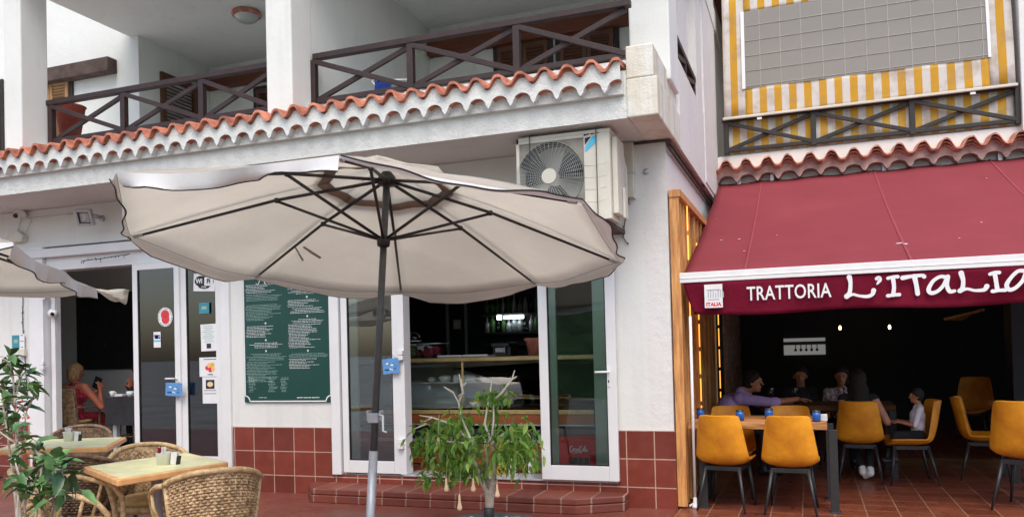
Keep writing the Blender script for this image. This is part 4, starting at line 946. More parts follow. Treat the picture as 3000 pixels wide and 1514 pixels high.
def notice(o, c, ex, ez, hw, hh):
    lines(o, c, ex, ez, hw, hh, 9, 'chalkdim', .85, -.3, .003); M().frame(c-ez*hh*.62, ex*hw*.28, V((0, .0004, 0)), ez*hh*.18).build('picture', 'ironblk', o)
card('notice', 'tall white typed notice taped on the glass above the fruit poster', 'notice', (588, 950, 635, 1027), YG1, 'paper', .02, notice)
def fruit(o, c, ex, ez, hw, hh):
    m = M()
    for (u, v, r_, mi, l) in ((-.28, -.1, .24, 0, 0), (-.05, .15, .30, 1, .0004), (.22, .2, .26, 2, .0008), (.02, -.28, .27, 0, .0012), (.28, -.2, .24, 1, .0016)):
        m.add([c+EN*l+ex*(hw*u+hh*r_*math.cos(t*.4488))+ez*(hh*(v+r_*math.sin(t*.4488))) for t in range(14)], [list(range(14))], mi)
    m.build('picture', ['poppy', 'peach', 'tubyellow'], o); lines(o, c+ez*hh*.8, ex, ez, hw, hh*.1, 1, 'ink', 0, 0, .004, frac=.95); lines(o, c-ez*hh*.78, ex, ez, hw, hh*.1, 1, 'ink', 0, 0, .005, 'caption', .4)
card('fruit_poster', 'pale landscape poster with fruit picture on the glass panel', 'poster', (584, 1047, 648, 1102), YG1, 'paper', 0, fruit)
def food(o, c, ex, ez, hw, hh):
    m = M(); m.frame(c+ez*hh*.45, ex*hw*.55, V((0, .0004, 0)), ez*hh*.34); m.add([c+EN*.001+ez*hh*.45+ex*hw*.38*math.cos(t*.45)+ez*hh*.2*math.sin(t*.45) for t in range(14)], [list(range(14))], 1); m.build('picture', ['ink', 'cream'], o)
    lines(o, c, ex, ez, hw, hh, 2, 'ink', -.02, -.25, .003)
card('food_poster', 'narrow white poster with a dish picture, lowest on the glass panel', 'poster', (593, 1104, 640, 1181), YG1, 'paper', 0, food)
pp = thing('poppy_sticker', 'oval white sticker with red poppy on the narrow door', 'sticker', oy(484, 928, YG0)); c = oy(484, 928, YG0); k_ = (oy(484, 900, YG0).z-oy(484, 956, YG0).z)/2; kw = (oy(505, 928, YG0).x-oy(462, 928, YG0).x)/2
M().add([c+EX*kw*math.cos(t*.1963)+EZ*k_*math.sin(t*.1963) for t in range(32)], [list(range(32))]).build('sheet', 'paper', pp, solid=.002)
m = M()
for (u, v, r_, l) in ((.0, .22, .52, 0), (.05, -.26, .48, .0004)): m.add([c+EN*(.0022+l)+EX*(kw*(u+r_*1.1*math.cos(t*.2618)))+EZ*(k_*(v+r_*math.sin(t*.2618))) for t in range(24)], [list(range(24))])
m.add([c+EN*.0034+EX*(.008*math.cos(t*.52))+EZ*(.008*math.sin(t*.52)) for t in range(12)], [list(range(12))], 1); m.build('flower', ['poppy', 'ink'], pp)
m = M()
for t in range(34):
    a_ = t*2*math.pi/34
    if t % 5: m.frame(c+EN*.0022+EX*kw*.88*math.cos(a_)+EZ*k_*.88*math.sin(a_), V((-math.sin(a_), 0, math.cos(a_)))*.004, V((0, .0004, 0)), V((math.cos(a_), 0, math.sin(a_)))*.005)
m.build('lettering', 'ironblk', pp)
def visa(o, c, ex, ez, hw, hh):
    t = M(); put_text(t, 'VISA', c+ez*hh*.35, ex, ez, hw*.72, 0, bold=.01, shear=.2); t.frame(c-ez*hh*.15, ex*hw, V((0, .0003, 0)), ez*hh*.10, 1); t.build('lettering', ['visa', 'brand_blue'], o)
card('payment_sticker', 'small white sticker with blue lettering below the poppy sticker', 'sticker', (450, 972, 471, 1017), YG0, 'paper', 0, visa)
def tagc(o, c, ex, ez, hw, hh):
    m = M(); rr = random.Random(5)
    for k in range(12): m.frame(c+ex*hw*rr.uniform(-.7, .7)+ez*hh*rr.uniform(-.7, .4)+EN*.0002*k, ex*hw*rr.uniform(.05, .2), V((0, .0003, 0)), ez*hh*rr.uniform(.04, .12), k % 3)
    m.build('lettering', ['paper', 'visa', 'tealcard'], o)
    M().tube([c+ez*hh-ex*hw*.7, c+ez*(hh+.07)-ex*hw*.1, c+ez*hh+ex*hw*.7], .002, 5).build('string', 'brownwood', o)
card('door_tag', 'blue printed card hung from the handle of the narrow left door', 'door tag', (485, 1121, 534, 1159), YF-.085, 'blue', -.05, tagc)
card('door_tag', 'blue printed card hung at the hinge edge behind the parasol pole', 'door tag', (1121, 1050, 1169, 1093), YF-.075, 'blue', .08, tagc)
card('teal_sticker', 'teal sticker on the white wall left of the doorway', 'sticker', (35, 982, 58, 1018), YF-.004, 'tealcard', 0, plain_teal)
card('wall_card', 'small white price card beside the wall socket', 'card', (57, 978, 72, 1020), YF-.03, 'paper', 0, lambda *a: lines(*a, 3, 'ironblk'))
ws = thing('wall_socket', 'cream socket box on the wall under the white card', 'socket', oy(72, 1030, YF)); a_ = oy(72, 1030, YF)
M().box(a_.x-.06, a_.x+.05, YF-.05, YF-.001, a_.z-.055, a_.z+.04).build('box', 'acwhite', ws, bevel=.008); M().tube([a_+V((.04, -.03, -.05)), a_+V((.05, -.03, -.2)), a_+V((.05, -.01, -.6))], .007, 6).build('cable', 'ironblk', ws)
def flowers(o, c, ex, ez, hw, hh):
    rr = random.Random(9)
    for k in range(22):
        m = M()
        a_ = c+ex*hw*rr.uniform(.0, .9)+ez*hh*rr.uniform(-.7, .8)+EN*.0002*k; r_ = rr.uniform(.008, .02)
        m.add([a_+ex*r_*math.cos(t*.785)+ez*r_*math.sin(t*.785) for t in range(8)], [list(range(8))], 0)
        m.build('printed_flower', ['poppy', 'pink', 'leek'][k % 3], o)
card('wall_poster', 'white poster with pink flowers on the wall behind the shrub', 'poster', (2, 1160, 92, 1236), YF-.004, 'paper', 0, flowers)
# ------------------------------------------------------------------ rattan chairs
def rattan_chair(name, label, wv, rimm, high=False):
    t = thing(name, label, 'rattan chair')
    rnd = random.Random(11); SZ = .445
    if not high:
        A = R(66)
        def P3(ph, z, dr=0):
            rr = .255+.045*((z-SZ)/.40)+dr; return V((rr*1.02*math.sin(ph), -rr*math.cos(ph)-.02*((z-SZ)/.4), z))
        rim = lambda ph: .84-.085*(abs(ph)/A)**2.2
    else:
        A = 1.0
        def P3(ph, z, dr=0): return V((ph*(.235+.02*((z-SZ)/.5)), -.23-.10*((z-SZ)/.5)+.035*ph*ph-dr, z))
        rim = lambda ph: .97-.015*abs(ph)
    ns = 17; m = M(); rows = 22 if not high else 24
    for k in range(rows):
        top, mid, bot = [], [], []
        for i in range(ns*2+1):
            ph = -A+2*A*i/(ns*2); z1 = rim(ph)-.02; z = SZ-.03+(z1-SZ+.03)*(k+.5)/rows; hh = (z1-SZ+.03)/rows*.50
            d = .0075*math.cos(math.pi*(i+k)) ; z += rnd.uniform(-.001, .001)
            top.append(P3(ph, z+hh, d-.003)); mid.append(P3(ph, z, d+.003)); bot.append(P3(ph, z-hh, d-.003))
        m.grid([top, mid, bot], 0, True)
    for i in range(ns+1):
        ph = -A+2*A*i/ns; m.tube([P3(ph, SZ-.03, -.001), P3(ph, (SZ+rim(ph))/2, -.001), P3(ph, rim(ph)-.01, -.001)], .004, 5, 0)
    m.build('back_weave', wv, t, solid=.002)
    # rim that runs down into the arms and front legs
    rp = []
    if not high:
        for i in range(25): ph = -A+2*A*i/24; rp.append(P3(ph, rim(ph), .004))
        for s in (-1, 1):
            e = rp[0] if s < 0 else rp[-1]
            arm = [e, V((s*.305, -.02, .735)), V((s*.315, .09, .70)), V((s*.315, .19, .655)), V((s*.30, .245, .58)), V((s*.275, .25, .46)), V((s*.262, .245, .25)), V((s*.25, .24, .0))]
            M().tube(arm, .017, 10).build('arm', rimm, t)
            M().tube([V((s*.315, .12, .685)), V((s*.31, .10, .60)), V((s*.25, .06, SZ))], .011, 8).build('arm_brace', rimm, t)
        M().tube(rp, .018, 10).build('top_rim', rimm, t)
        for s in (-1, 1): M().tube([P3(s*A*.98, rim(A)), P3(s*A*.98, SZ+.1), V((s*.20, -.16, SZ-.02)), V((s*.215, -.24, 0))], .016, 10).build('rear_leg', rimm, t)
    else:
        M().tube([P3(-1, rim(1)), P3(-.5, rim(.5)+.003), P3(0, rim(0)+.004), P3(.5, rim(.5)+.003), P3(1, rim(1))], .014, 8).build('top_rim', rimm, t)
        for s in (-1, 1):
            M().tube([P3(s, rim(1)), P3(s, .7), P3(s, SZ), V((s*.23, -.26, 0))], .015, 8).build('rear_leg', rimm, t)
            M().tube([P3(s, .68), V((s*.27, -.05, .67)), V((s*.28, .12, .665)), V((s*.26, .2, .62)), V((s*.24, .22, .44)), V((s*.24, .22, 0))], .016, 8).build('arm', rimm, t)
    m = M(); rs = [[], [], []]
    for k in range(1): m.lathe([(.001, SZ-.045), (.235, SZ-.045), (.255, SZ-.02), (.25, SZ), (.001, SZ+.004)], (0, .01, 0), 32, 0, cap=False)
    m.build('seat', rimm, t)
    m = M().lathe([(.001, SZ), (.20, SZ), (.235, SZ+.02), (.225, SZ+.045), (.15, SZ+.055), (.001, SZ+.058)], (0, .01, 0), 32, 0, cap=False); m.build('cushion', 'cushion', t)
    M().tube([(.255*math.cos(a*.2618), .24*math.sin(a*.2618), .20) for a in range(25)], .009, 6).build('stretcher', rimm, t)
    return t
rc = rattan_chair('rattan_chair', 'honey rattan chair turned toward the near table, nearest the café door step', 'rattan', 'rattan_wrap')
def place(o, x, y, th, z=0): o.location = (x, y, z); o.rotation_euler = (0, 0, R(th))
G = 'rattan chairs at the café tables'; rc['group'] = G
p = oy(655, 1365, 3.95); place(rc, p.x-.19, p.y+.10, 50)
dup(rc, (-4.58, 4.72, 0), R(-128), 'pale honey rattan chair behind the near table, its open back facing the street', group=G)
dup(rc, (-4.32, 3.80, 0), R(-52), 'rattan chair in the bottom left corner half hidden by the shrub', group=G)
rd = rattan_chair('rattan_chair', 'shade-darkened brown rattan chair in front of the far table, its back to the street', 'rattan_dark', 'rattan_dark'); rd['group'] = G
place(rd, -5.05, 4.55, 22)
dup(rd, (-6.72, 5.98, 0), R(-146), 'dark brown rattan chair behind the far table by the open doorway', group=G)
hc = rattan_chair('rattan_chair', 'square high-backed brown rattan chair the woman sits in, inside the doorway', 'rattan', 'rattan_dark', True); hc['group'] = G
# ------------------------------------------------------------------ café tables
def cafe_table(L, Fp, Rp, zt, label):
    B = L+Rp-Fp; c = (L+Rp)/2; t = thing('cafe_table', label, 'table', (c.x, c.y, 0), 'green-topped café tables')
    cs = [L, Fp, Rp, B]; m = M()
    poly = []
    for i in range(4):
        a, b_, d = cs[i-1], cs[i], cs[(i+1) % 4]; u, v = (a-b_).normalized(), (d-b_).normalized()
        for k in range(5): f = k/4; poly.append(b_+u*.025*(1-f)**1.5+v*.025*f**1.5)
    m.prism([V((p.x, p.y, zt-.042)) for p in poly], (0, 0, .042)); m.build('edge', 'peach', t, bevel=.008)
    M().prism([V((c.x+(p.x-c.x)*.93, c.y+(p.y-c.y)*.93, zt+.0005)) for p in poly], (0, 0, .0025)).build('top', 'laminate', t)
    M().lathe([(.24, 0), (.24, .012), (.05, .03), (.035, .05), (.035, zt-.07), (.10, zt-.06), (.12, zt-.043)], (c.x, c.y, 0), 24).build('pedestal', 'steel', t)
    return c
zt = .77
cA = cafe_table(oz(243, 1366, zt), oz(342, 1405, zt), oz(672, 1353, zt), zt, 'square café table with peach edge nearest the street, between the rattan chairs')
F2, R2 = oz(317, 1309, zt), oz(371, 1279, zt); L2 = oz(6, 1318, zt); L2 = F2+(L2-F2).normalized()*.95
cB = cafe_table(L2, F2, R2, zt, 'square café table with peach edge in front of the open doorway, behind the shrub')
def caddy(px, py, label, seed):
    c = oz(px, py, zt+.003); t = thing('sugar_caddy', label, 'sugar caddy', c, 'sugar caddies on the café tables'); rr = random.Random(seed)
    m = M(); m.lathe([(.001, .004), (.038, .004), (.042, .0), (.052, .082), (.055, .084), (.049, .084), (.04, .01), (.001, .01)], c, 24, cap=False); m.build('bowl', 'white', t)
    m = M()
    for k in range(9):
        a = c+V((rr.uniform(-.022, .022), rr.uniform(-.022, .022), .085)); u = V((math.cos(k*.7), math.sin(k*.7), 0)); m.frame(a, u*.014, V((-u.y, u.x, 0))*.0015, V((rr.uniform(-.2, .2), rr.uniform(-.2, .2), 1)).normalized()*.035, k % 3)
    m.build('sachet', ['paper', 'paper', 'dressred'], t)
    d = c+rt*.075; d.z = c.z; m = M(); m.frame(d+V((0, 0, .042)), rt*.022, V((-rt.y, rt.x, 0))*.018, V((.12, 0, 1)).normalized()*.042); m.build('napkin_holder', 'white', t, bevel=.004)
    M().frame(d+V((.032, 0, .03)), V((.006, 0, 0)), V((0, .015, 0)), V((.2, 0, 1)).normalized()*.03).build('clip', 'black', t)
caddy(480, 1360, 'white ceramic sugar caddy with sachets on the near green table', 1)
caddy(203, 1291, 'white ceramic sugar caddy with sachets on the far green table', 4)
# ------------------------------------------------------------------ plants
def leaf_add(m, p, d, L_, W_, mi, fold=.25, droop=.3):
    d = V(d).normalized(); s_ = d.cross(V((random.uniform(-.4, .4), random.uniform(-.4, .4), 1)))
    if s_.length < .05: s_ = V((1, 0, 0))
    s_.normalize(); n_ = s_.cross(d)
    pts = []
    for f, wf in ((0, .04), (.3, .46), (.6, .42), (.85, .2), (1, .0)):
        c_ = p+d*L_*f + V((0, 0, -1))*droop*L_*f*f
        pts.append((c_+s_*W_*wf+n_*W_*fold*wf*2, c_, c_-s_*W_*wf+n_*W_*fold*wf*2))
    m.grid([list(q) for q in zip(*pts)], mi, True)
def shrub():
    b0 = oy(70, 1500, 2.25); b0 = V((b0.x, b0.y, 0)); t = thing('potted_shrub', 'green shrub with oval glossy leaves at the left edge, in front of the café tables', 'shrub', b0)
    M().lathe([(.13, 0), (.17, .02), (.2, .30), (.215, .32), (.20, .34), (.18, .34), (.17, .30), (.01, .30)], b0, 28).build('pot', 'claypot', t)
    st = M(); lv = M(); random.seed(21)
    thin = .62
    mains = []
    for tipp in ((38, 1095, 2.30), (10, 1190, 2.32), (78, 1200, 2.28), (125, 1345, 2.0), (60, 1400, 2.0), (185, 1400, 1.98)):
        tip = oy(*tipp); a = b0+V((random.uniform(-.03, .03), random.uniform(-.03, .03), .3)); mid = a.lerp(tip, .5)+V((random.uniform(-.06, .06), random.uniform(-.06, .06), .05))
        pts = [a.lerp(mid, f/8).lerp(mid.lerp(tip, f/8), f/8) for f in range(9)]; mains.append(pts); st.tube(pts, [.008-.0006*f for f in range(9)], 6)
    def stem(px, py, Y, n, spread, base=(0, 0, .3)):
        tip = oy(px, py, Y); cand = [q for m_ in mains for q in m_[3:] if q.z < tip.z-.03] or [mains[0][3]]
        a = min(cand, key=lambda q: (q-tip).length); mid = a.lerp(tip, .5)+V((random.uniform(-.03, .03), random.uniform(-.03, .03), .03))
        pts = [a.lerp(mid, f/4).lerp(mid.lerp(tip, f/4), f/4) for f in range(5)]; st.tube(pts, [.004, .0035, .003, .0025, .002], 5)
        for k in range(max(5, int(n*thin))):
            f = random.uniform(.55, 1.03) if k > 3 else 1; q = a.lerp(mid, f).lerp(mid.lerp(tip, f), f)+V((random.gauss(0, spread), random.gauss(0, spread), random.gauss(0, spread)))*.5
            dd = V((random.gauss(0, 1), random.gauss(0, 1), random.gauss(.35, .6))).normalized()
            st.tube([q-dd*.02, q], .0016, 4, caps=False); leaf_add(lv, q, dd, random.uniform(.05, .08), random.uniform(.028, .042), random.choice([0, 0, 0, 1, 2]), droop=random.uniform(0, .35))
    for (px, py, n) in ((30, 1075, 20), (5, 1050, 14), (75, 1085, 17), (15, 1140, 18), (55, 1130, 16), (95, 1130, 10), (-20, 1180, 16), (25, 1195, 14), (60, 1190, 5), (0, 1260, 16), (40, 1240, 12), (75, 1285, 7), (-30, 1110, 14), (20, 1225, 12), (50, 1275, 9)): stem(px, py, 2.30+random.uniform(-.15, .15), n, .030)
    for (px, py, n) in ((110, 1310, 14), (130, 1345, 15), (170, 1370, 15), (185, 1400, 13), (205, 1440, 9), (120, 1400, 20), (85, 1410, 17), (145, 1430, 18), (60, 1450, 15), (130, 1480, 8), (45, 1340, 7), (20, 1400, 10), (215, 1445, 5), (155, 1345, 9), (170, 1450, 9)): stem(px, py, 1.95+random.uniform(-.1, .1), n, .026)
    st.build('stem', 'bark', t); lv.build('foliage', ['leafm', 'leafd', 'leaf2'], t)
shrub()
def ficus():
    c = oy(1430, 1480, 4.72); c = V((c.x, c.y, 0)); zr = oy(1430, 1499, 5.02).z; t = thing('potted_ficus', 'small weeping fig tree with forked pale trunk in a round pot of white pebbles', 'potted tree', c); random.seed(5)
    M().lathe([(.20, 0), (.22, .02), (.30, zr-.06), (.315, zr-.04), (.315, zr), (.29, zr), (.28, zr-.05), (.02, zr-.05)], c, 36).build('pot', 'pot', t)
    pb = M()
    for k in range(260):
        a, r_ = random.uniform(0, 6.28), .275*math.sqrt(random.random()); pb.ball(c+V((r_*math.cos(a), r_*math.sin(a), zr-.035+random.uniform(0, .02))), random.uniform(.009, .02), 5, random.randint(0, 1), (random.uniform(.8, 1.3), 1, .7))
    tag(pb.build('pebbles', ['pebble', 'cream'], t), kind='stuff')
    Yt = c.y; pt = lambda px, py, dy=0: oy(px, py, Yt+dy)
    tb = pt(1432, 1490)
    M().lathe([(.032, 0), (.036, .13), (.03, .135)], V((tb.x, tb.y, zr-.04)), 8).build('trunk_sleeve', 'ironblk', t)
    tk_ = M(); b_ = V((tb.x, tb.y, zr))
    for pts, r_ in (([b_, pt(1428, 1440), pt(1412, 1410), pt(1395, 1360), pt(1375, 1310)], [.020, .019, .017, .013, .007]), ([b_, pt(1440, 1440), pt(1446, 1400), pt(1447, 1355), pt(1440, 1290)], [.022, .02, .018, .016, .009]), ([b_, pt(1431, 1445, .03), pt(1425, 1400, .04), pt(1428, 1350, .03), pt(1420, 1300, .02)], [.019, .017, .016, .012, .007]), ([pt(1412, 1410), pt(1404, 1392), pt(1396, 1372)], [.012, .01, .008])):
        tk_.tube(pts, r_, 9)
    tk_.build('trunk', 'bark', t)
    br = M(); lv = M()
    for pts in ([(1400, 1330), (1372, 1270), (1350, 1220), (1344, 1180), (1328, 1150), (1312, 1138)], [(1344, 1180), (1356, 1148), (1352, 1110)], [(1356, 1148), (1345, 1095)], [(1328, 1150), (1300, 1132)], [(1356, 1130), (1366, 1120)], [(1438, 1290), (1420, 1240), (1428, 1190), (1436, 1150), (1440, 1118)], [(1428, 1190), (1470, 1150), (1500, 1110), (1508, 1084)], [(1500, 1110), (1514, 1102)], [(1440, 1290), (1446, 1230), (1446, 1170)], [(1380, 1290), (1320, 1240), (1265, 1222), (1228, 1216)], [(1265, 1222), (1240, 1236)], [(1440, 1300), (1490, 1260), (1530, 1250), (1555, 1280)], [(1380, 1300), (1290, 1290), (1240, 1330)], [(1250, 1240), (1215, 1255)], [(1345, 1160), (1360, 1150)]):
        n_ = len(pts); br.tube([pt(*p_, random.uniform(-.03, .03)) for p_ in pts], [.008*(1-.75*i/(n_-1))+.001 for i in range(n_)], 5)
    br.build('bare_branch', 'twig', t)
    # drooping leaf clumps spread through the crown
    cl = []
    for k in range(85):
        u = random.uniform(-1, 1); v_ = random.uniform(-1, 1); w_ = random.uniform(-1, 1)
        if u*u+v_*v_*.8+w_*w_ > 1.15: continue
        px = 1385+u*172; py = 1292+v_*88 - 18*u*u*0
        if px > 1470: py = max(py, 1240)
        cl.append((pt(px, py, w_*.30), 13, .045))
    for (px, py) in ((1425, 1155), (1445, 1150), (1470, 1150), (1485, 1160), (1430, 1175), (1460, 1140), (1450, 1170), (1415, 1165)): cl.append((pt(px, py, random.uniform(-.05, .05)), 7, .028))
    for (px, py) in ((1240, 1395), (1310, 1370), (1355, 1385), (1250, 1330), (1215, 1290), (1300, 1395), (1540, 1300), (1552, 1340), (1500, 1300), (1405, 1370), (1350, 1350), (1290, 1350), (1555, 1310), (1480, 1330), (1460, 1350), (1235, 1310), (1320, 1330)): cl.append((pt(px, py, random.uniform(-.08, .08)), 18, .036))
    for c_, n_, sp in cl:
        for k in range(n_):
            q = c_+V((random.gauss(0, sp), random.gauss(0, sp), random.gauss(0, sp*.7))); dd = V((random.gauss(0, .55), random.gauss(0, .55), -.75+random.gauss(0, .5)))
            leaf_add(lv, q, dd, random.uniform(.05, .085), random.uniform(.020, .032), random.choice([0, 0, 0, 1, 1, 2]), fold=.3, droop=.1)
    lv.build('foliage', ['ficusleaf', 'ficusdeep', 'ficusyoung'], t)
    labels = ['pale drop ornament hanging lowest, over the brick step left of the trunk', 'pale drop ornament hanging at the lower left of the fig tree', 'pale drop ornament hanging just left of the fig trunk', 'pale drop ornament hanging right of the fig trunk', 'pale drop ornament among the upper left leaves of the fig tree']
    for lb, (px, p0, p1) in zip(labels, ((1347, 1445, 1494), (1308, 1398, 1439), (1387, 1398, 1439), (1457, 1415, 1456), (1284, 1280, 1306))):
        a_, b_ = pt(px, p0, -.12), pt(px, p1, -.12); L_ = a_.z-b_.z; o = thing('hanging_ornament', lb, 'ornament', a_, 'pale drop ornaments hung in the fig tree')
        M().lathe([(.002, L_), (.006, L_*.9), (.0075, L_*.55), (.013, L_*.30), (.017, L_*.15), (.013, L_*.03), (.002, 0)], b_, 12).build('drop', 'cream', o)
        M().tube([a_, a_+V((0, .02, .14))], .0012, 4).build('string', 'twig', o)
ficus()
# planter and towel on the balcony
bp = thing('balcony_planter', 'dark red pot behind the left balcony railing', 'planter', oy(200, 400, 7.4)); c = oy(206, 385, 7.4)
M().lathe([(.11, -.08), (.17, .28), (.185, .30), (.16, .30), (.15, .27), (.01, .26)], c, 20).build('pot', 'claypot', bp)
m = M(); random.seed(3)
for k in range(26): leaf_add(m, c+V((random.uniform(-.1, .12), random.uniform(-.1, .1), .28)), (random.gauss(.2, .5), random.gauss(0, .5), 1), .07, .02, 0, droop=.5)
m.build('plant', 'leaf2', bp)
dr = thing('drying_rack', 'white drying rack with a blue towel behind the right balcony railing', 'drying rack', oy(1130, 260, 7.5)); a_ = oy(1090, 236, 7.5); b_ = oy(1198, 234, 7.5)
M().tube([a_, b_], .01, 6).tube([a_+V((0, .3, 0)), b_+V((0, .3, 0))], .01, 6).tube([a_, a_+V((.3, .15, -.6))], .01, 6).tube([b_, b_+V((-.3, .15, -.6))], .01, 6).tube([a_+V((0, .3, 0)), a_+V((.3, .15, -.6))], .01, 6).tube([b_+V((0, .3, 0)), b_+V((-.3, .15, -.6))], .01, 6).build('frame', 'white', dr)
tw = M().grid([[oy(px, py, 7.49+.02*math.sin(px*.2)) for px in range(1098, 1150, 6)] for py in (234, 250, 262, 276)]); tag(tw.build('towel', 'bluecloth', solid=.006), 'blue towel hung over the drying rack on the right balcony', 'towel')
# balcony lamp
lp = thing('ceiling_lamp', 'round wood-rimmed ceiling lamp under the left balcony ceiling', 'ceiling lamp', oz(722, 40, ZC)); c = oz(722, 36, ZC)
M().lathe([(.17, -.001), (.185, -.03), (.175, -.055), (.15, -.06)], c, 28).build('rim', 'terra_old', lp)
M().lathe([(.15, -.055), (.13, -.10), (.08, -.13), (.001, -.14)], c, 28, cap=False).build('shade', 'pvcgrey', lp)
# ------------------------------------------------------------------ deli counter and bar behind the middle door
YC = 8.35
cz = lambda py, Y=YC: oy(1400, py, Y).z
cx0, cx1 = XP+.15, -2.15
dc = thing('display_counter', 'glass-fronted refrigerated display counter with brass trim behind the middle opening', 'display counter', (-4, YC, ZFL))
zt_, zg, zw, zw2 = cz(1046), cz(1200), cz(1212), cz(1240)
M().box(cx0, cx1, YC+.02, YC+.75, ZFL+.001, zw2-.06, 1).box(cx0, cx1, YC, YC+.78, zw2, zw-.001).box(cx0, cx1, YC+.01, YC+.03, cz(1360), cz(1300)).build('body', ['counterwood', 'dark'], dc, bevel=.004)  # dark lower box puts the recess shade into the colour
M().box(cx0, cx1, YC-.012, YC+.02, zw, zg).box(cx0, cx1, YC+.20, YC+.78, zt_-.045, zt_).build('brass_trim', 'brass', dc, bevel=.005)
M().box(cx0, cx1, YC-.01, YC+.005, zw2-.018, zw2-.003).box(cx0, cx1, YC-.0, YC+.012, cz(1296), cz(1286)).build('steel_strip', 'steel', dc)
g0, g1 = V((0, YC+.01, zg)), V((0, YC+.21, zt_-.05))
rows = []
for i in range(9):
    f = i/8; rows.append([(x, YC+.01+.20*f**2.2, zg+(zt_-.05-zg)*f) for x in (cx0, (cx0+cx1)/2, cx1)])
M().grid(rows).build('front_glass', 'caseglass', dc, solid=.004)
M().box(cx0, cx1, YC+.05, YC+.70, zg-.001, zg+.01).box(cx0, cx1, YC+.32, YC+.70, (zg+zt_)/2-.006, (zg+zt_)/2+.006).build('shelf', 'casewhite', dc)
M().box(cx0, cx1, YC+.72, YC+.76, zg, zt_-.05).build('back_panel', 'casewhite', dc)
xq = oy(1362, 1100, YC+.1).x; M().box(xq-.01, xq+.01, YC+.03, YC+.05, zg, zt_-.05).build('glass_post', 'brass', dc)
random.seed(14)
def bowl(px, py, Y, r, food, label, zz):
    c = V((oy(px, py, Y).x, Y, zz)); t = thing('food_bowl', label, 'bowl', c, 'food in the display counter'); M().lathe([(.001, 0), (r*.6, 0), (r, r*.7), (r*.95, r*.7), (r*.6, .01), (.001, .01)], c, 16, cap=False).build('bowl', 'white', t); M().ball(c+V((0, 0, r*.55)), r*.85, 8, 0, (1, 1, .5)).build('food', food, t)
zs = (zg+zt_)/2+.006
bowl(1305, 1100, YC+.45, .09, 'cream', 'round yellow cheese in a bowl on the upper counter shelf, left', zs); bowl(1425, 1100, YC+.45, .10, 'leek', 'salad bowl in the middle of the upper counter shelf', zs); bowl(1478, 1100, YC+.5, .08, 'white', 'white dish on the upper counter shelf, right of the salad bowl', zs); bowl(1545, 1100, YC+.45, .10, 'peach', 'orange dish at the right end of the upper counter shelf', zs)
bowl(1265, 1100, YC+.45, .06, 'white', 'small white pot at the left end of the upper counter shelf', zs)
bowl(1395, 1180, YC+.3, .09, 'tubyellow', 'yellow dish on the lower counter shelf', zg+.01); bowl(1500, 1180, YC+.3, .11, 'pink', 'pink dish on the lower counter shelf', zg+.01)
card('price_card', 'white price card on the upper counter shelf beside the cheese', 'price card', (1328, 1098, 1393, 1117), YC+.40, 'paper', 0, lambda *a: lines(*a, 2, 'chalkdim'))
card('price_card', 'small white price ticket hung below the upper counter shelf, left', 'price card', (1253, 1128, 1262, 1140), YC+.30, 'paper')
card('price_card', 'small white price ticket hung below the upper counter shelf, right', 'price card', (1508, 1120, 1518, 1134), YC+.30, 'paper')
def tub(px0, px1, py0, py1, Y, food, label):
    a, b = oy(px0, py0, Y), oy(px1, py1, Y); t = thing('plastic_tub', label, 'tub', ((a.x+b.x)/2, Y, zt_)); c = ((a.x+b.x)/2, Y+.13, zt_); w_ = (b.x-a.x)/2; h_ = a.z-b.z
    m = M(); 
    for (k, s) in ((0, .92), (1, 1)): pass
    def ring(s, z): return [V((c[0]+w_*s*sx, c[1]+.13*s*sy, zt_+z)) for sx, sy in ((-1, -1), (1, -1), (1, 1), (-1, 1))]
    r0, r1 = ring(.88, .003), ring(1, h_); m.add(r0+r1, [(0, 1, 2, 3), (0, 1, 5, 4), (1, 2, 6, 5), (2, 3, 7, 6), (3, 0, 4, 7)]); m.build('box', 'clearbox', t)
    m = M(); m.tube(r1+[r1[0]], .006, 6); m.build('rim', 'pvcgrey', t)
    m = M()
    for k in range(26): m.ball((c[0]+random.uniform(-.75, .75)*w_, c[1]+random.uniform(-.09, .09), zt_+h_*random.uniform(.2, .75)), .032, 6)
    m.build('food', food, t)
tub(1187, 1218, 1002, 1042, YC+.25, 'leek', 'clear tub of green vegetables at the left end of the counter top')
tub(1221, 1288, 1001, 1042, YC+.25, 'pink', 'clear tub of pink ham on the counter top')
for k, (a, b) in enumerate(((1284, 1358), (1358, 1434))):
    p_, q_ = oy(a, 1040, YC+.3), oy(b, 1040, YC+.3); t_ = M().box(p_.x, q_.x-.01, YC+.28, YC+.55, zt_+.002, zt_+.022).box(p_.x, q_.x-.01, YC+.26, YC+.279, zt_+.012, zt_+.03).build('serving_tray', 'paper', bevel=.004); tag(t_, ['white serving tray on the counter top next to the ham tub', 'white serving tray on the counter top, farther from the ham tub'][k], 'tray', 'white trays on the counter')
cp = thing('terracotta_planter', 'terracotta planter at the right end of the counter top', 'planter', oy(1562, 1040, YC+.3)); a_ = oy(1564, 1040, YC+.3); M().lathe([(.09, 0), (.12, .16), (.14, .17), (.14, .20), (.12, .20), (.11, .16), (.01, .15)], (a_.x, a_.y+.1, zt_+.002), 20).build('pot', 'terra', cp)
kt = thing('coffee_machine', 'small dark coffee machine on the counter top below the bottle shelves', 'coffee machine', oy(1475, 1038, YC+.5)); a_ = oy(1448, 1030, YC+.55); b_ = oy(1500, 1018, YC+.55)
